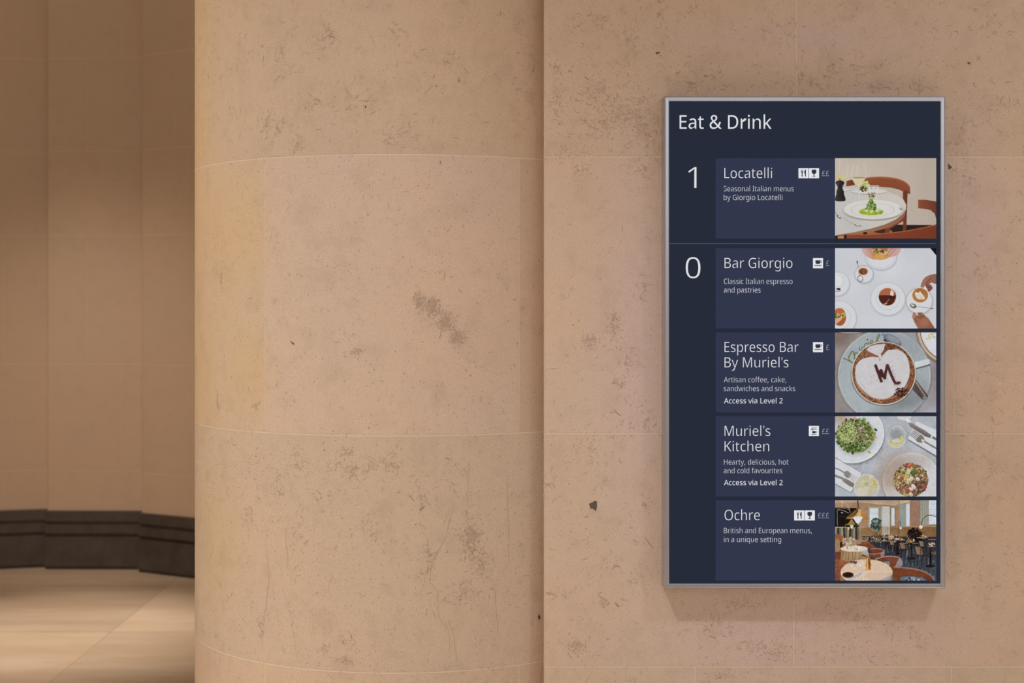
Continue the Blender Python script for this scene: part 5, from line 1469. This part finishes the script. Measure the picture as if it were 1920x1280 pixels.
def tile(kind, x, y, parent, size=18.9):
    m = Mesh()
    e0, e1 = FACE + 0.0006, FACE + 0.0008
    m.face([(ax(x), -e0, az(y + size)), (ax(x + size), -e0, az(y + size)), (ax(x + size), -e0, az(y)), (ax(x), -e0, az(y))], 0)
    k = size / 18.9
    for loop in ICON[kind]:
        pts, tris = tessel([loop])
        for t in tris:
            m.face([(ax(x + pts[i][0] * k), -e1, az(y + pts[i][1] * k)) for i in t], 1)
    return m.build('pictogram', [M_TILE, M_INK], parent)


def photo(cols, y0, y1, parent, label, x0=1565.6, x1=1755.3):
    ny, nx, _ = cols.shape
    gx, gz = np.meshgrid(np.linspace(ax(x0), ax(x1), nx), np.linspace(az(y0), az(y1), ny))
    v = np.stack([gx, np.full_like(gx, -FACE - 0.0007), gz], -1).reshape(-1, 3)
    i = np.arange(nx * ny).reshape(ny, nx)
    f = np.stack([i[1:, :-1], i[1:, 1:], i[:-1, 1:], i[:-1, :-1]], -1).reshape(-1, 4)
    me = bpy.data.meshes.new('picture')
    me.vertices.add(len(v))
    me.vertices.foreach_set('co', v.ravel())
    me.loops.add(f.size)
    me.loops.foreach_set('vertex_index', f.ravel().astype(np.int32))
    me.polygons.add(len(f))
    me.polygons.foreach_set('loop_start', np.arange(0, f.size, 4, dtype=np.int32))
    me.materials.append(M_PHOTO)
    me.update(calc_edges=True)
    a = me.color_attributes.new('picture', 'FLOAT_COLOR', 'POINT')
    a.data.foreach_set('color', np.concatenate([cols.reshape(-1, 3), np.ones((nx * ny, 1))], 1).ravel().astype(np.float32))
    o = bpy.data.objects.new('picture', me)
    COL.objects.link(o)
    o.parent = parent
    o['label'] = label
    return o


def listing(y0, y1, label):
    m = Mesh()
    m.box((ax(1341.8), -FACE - 0.0004, az(y1)), (ax(1565.6), -FACE + 0.001, az(y0)))
    o = m.build('listing_panel', [M_PANEL], sign)
    o['label'] = label
    return o


lettering('title_lettering', [('Eat & Drink', 1274.2, 1446.4, 241.3, 25.2)], M_WHITE, sign, 'r', 0.0004)
lettering('floor_number', [('1', 1290.3, 1305.8, 352.8, 40.0)], M_WHITE, sign, 'l', 0.0004)
lettering('floor_number', [('0', 1285.8, 1313.2, 521.6, 39.6)], M_WHITE, sign, 'l', 0.0004)
m = Mesh()
m.box((ax(1255.2), -FACE - 0.0004, az(457.2)), (ax(1755.2), -FACE + 0.001, az(455.9)))
m.build('divider_rule', [M_RULE], sign)

q = listing(296.7, 447.0, 'topmost slate blue listing panel, above the thin rule')
lettering('heading', [('Locatelli', 1358.2, 1447.4, 334.0, 19.2)], M_WHITE, q)
lettering('description', [('Seasonal Italian menus', 1357.0, 1488.2, 358.6, 10.1), ('by Giorgio Locatelli', 1357.0, 1467.0, 375.0, 10.1)], M_GREY, q)
tile('meal', 1497.0, 315.2, q)
tile('glass', 1516.8, 315.2, q)
lettering('price_band', [('££', 1541.0, 1554.4, 330.0, 9.8)], M_PRICE, q)
photo(picture_dining(), 296.6, 447.0, q, 'picture of a plated green starter on a round white table with wooden chairs')

q = listing(465.1, 615.5, 'slate blue listing panel just below the thin rule')
lettering('heading', [('Bar Giorgio', 1358.5, 1485.6, 502.5, 19.2)], M_WHITE, q)
lettering('description', [('Classic Italian espresso', 1357.4, 1485.8, 532.3, 10.1), ('and pastries', 1357.2, 1426.0, 548.4, 10.1)], M_GREY, q)
tile('cup', 1524.2, 483.8, q)
lettering('price_band', [('£', 1548.7, 1554.6, 498.2, 9.8)], M_PRICE, q)
photo(picture_coffee(), 465.1, 615.5, q, 'picture of coffee cups, filled rolls and hands on white marble seen from above')

q = listing(623.0, 773.0, 'middle slate blue listing panel with a two-line heading and a bold access note')
lettering('heading', [('Espresso Bar', 1358.5, 1497.0, 659.8, 19.0), ('By Muriel’s', 1358.5, 1478.2, 688.6, 19.0)], M_WHITE, q)
lettering('description', [('Artisan coffee, cake,', 1357.3, 1474.2, 716.5, 10.0), ('sandwiches and snacks', 1357.0, 1490.8, 733.0, 10.0)], M_GREY, q)
lettering('access_note', [('Access via Level 2', 1357.4, 1467.5, 756.0, 9.8)], M_WHITE, q, 'r')
tile('cup', 1524.2, 641.2, q)
lettering('price_band', [('£', 1548.7, 1554.6, 655.8, 9.8)], M_PRICE, q)
photo(picture_cappuccino(), 623.0, 773.0, q, 'picture of a large cappuccino with a cocoa letter on a pale saucer')

q = listing(780.1, 930.2, 'slate blue listing panel second from the bottom with the cutlery and cup pictogram')
lettering('heading', [('Muriel’s', 1358.6, 1444.2, 817.0, 19.0), ('Kitchen', 1358.6, 1442.0, 845.8, 19.0)], M_WHITE, q)
lettering('description', [('Hearty, delicious, hot', 1357.4, 1478.4, 870.7, 10.0), ('and cold favourites', 1357.0, 1466.6, 887.0, 10.0)], M_GREY, q)
lettering('access_note', [('Access via Level 2', 1357.4, 1467.5, 909.2, 9.8)], M_WHITE, q, 'r')
tile('snack', 1516.5, 798.2, q)
lettering('price_band', [('££', 1541.2, 1554.5, 813.2, 9.8)], M_PRICE, q)
photo(picture_salads(), 780.1, 930.2, q, 'picture of two plates of chopped salad with glasses and cutlery on grey marble')

q = listing(937.5, 1088.0, 'lowest slate blue listing panel')
lettering('heading', [('Ochre', 1358.6, 1424.6, 975.0, 19.6)], M_WHITE, q)
lettering('description', [('British and European menus,', 1357.3, 1522.0, 999.2, 10.0), ('in a unique setting', 1357.3, 1464.4, 1015.8, 10.0)], M_GREY, q)
tile('meal', 1489.0, 956.4, q)
tile('glass', 1508.8, 956.4, q)
lettering('price_band', [('£££', 1533.5, 1554.4, 971.0, 9.8)], M_PRICE, q)
photo(picture_restaurant(), 937.5, 1088.0, q, 'picture of a restaurant room with a brass pendant lamp and round tables')
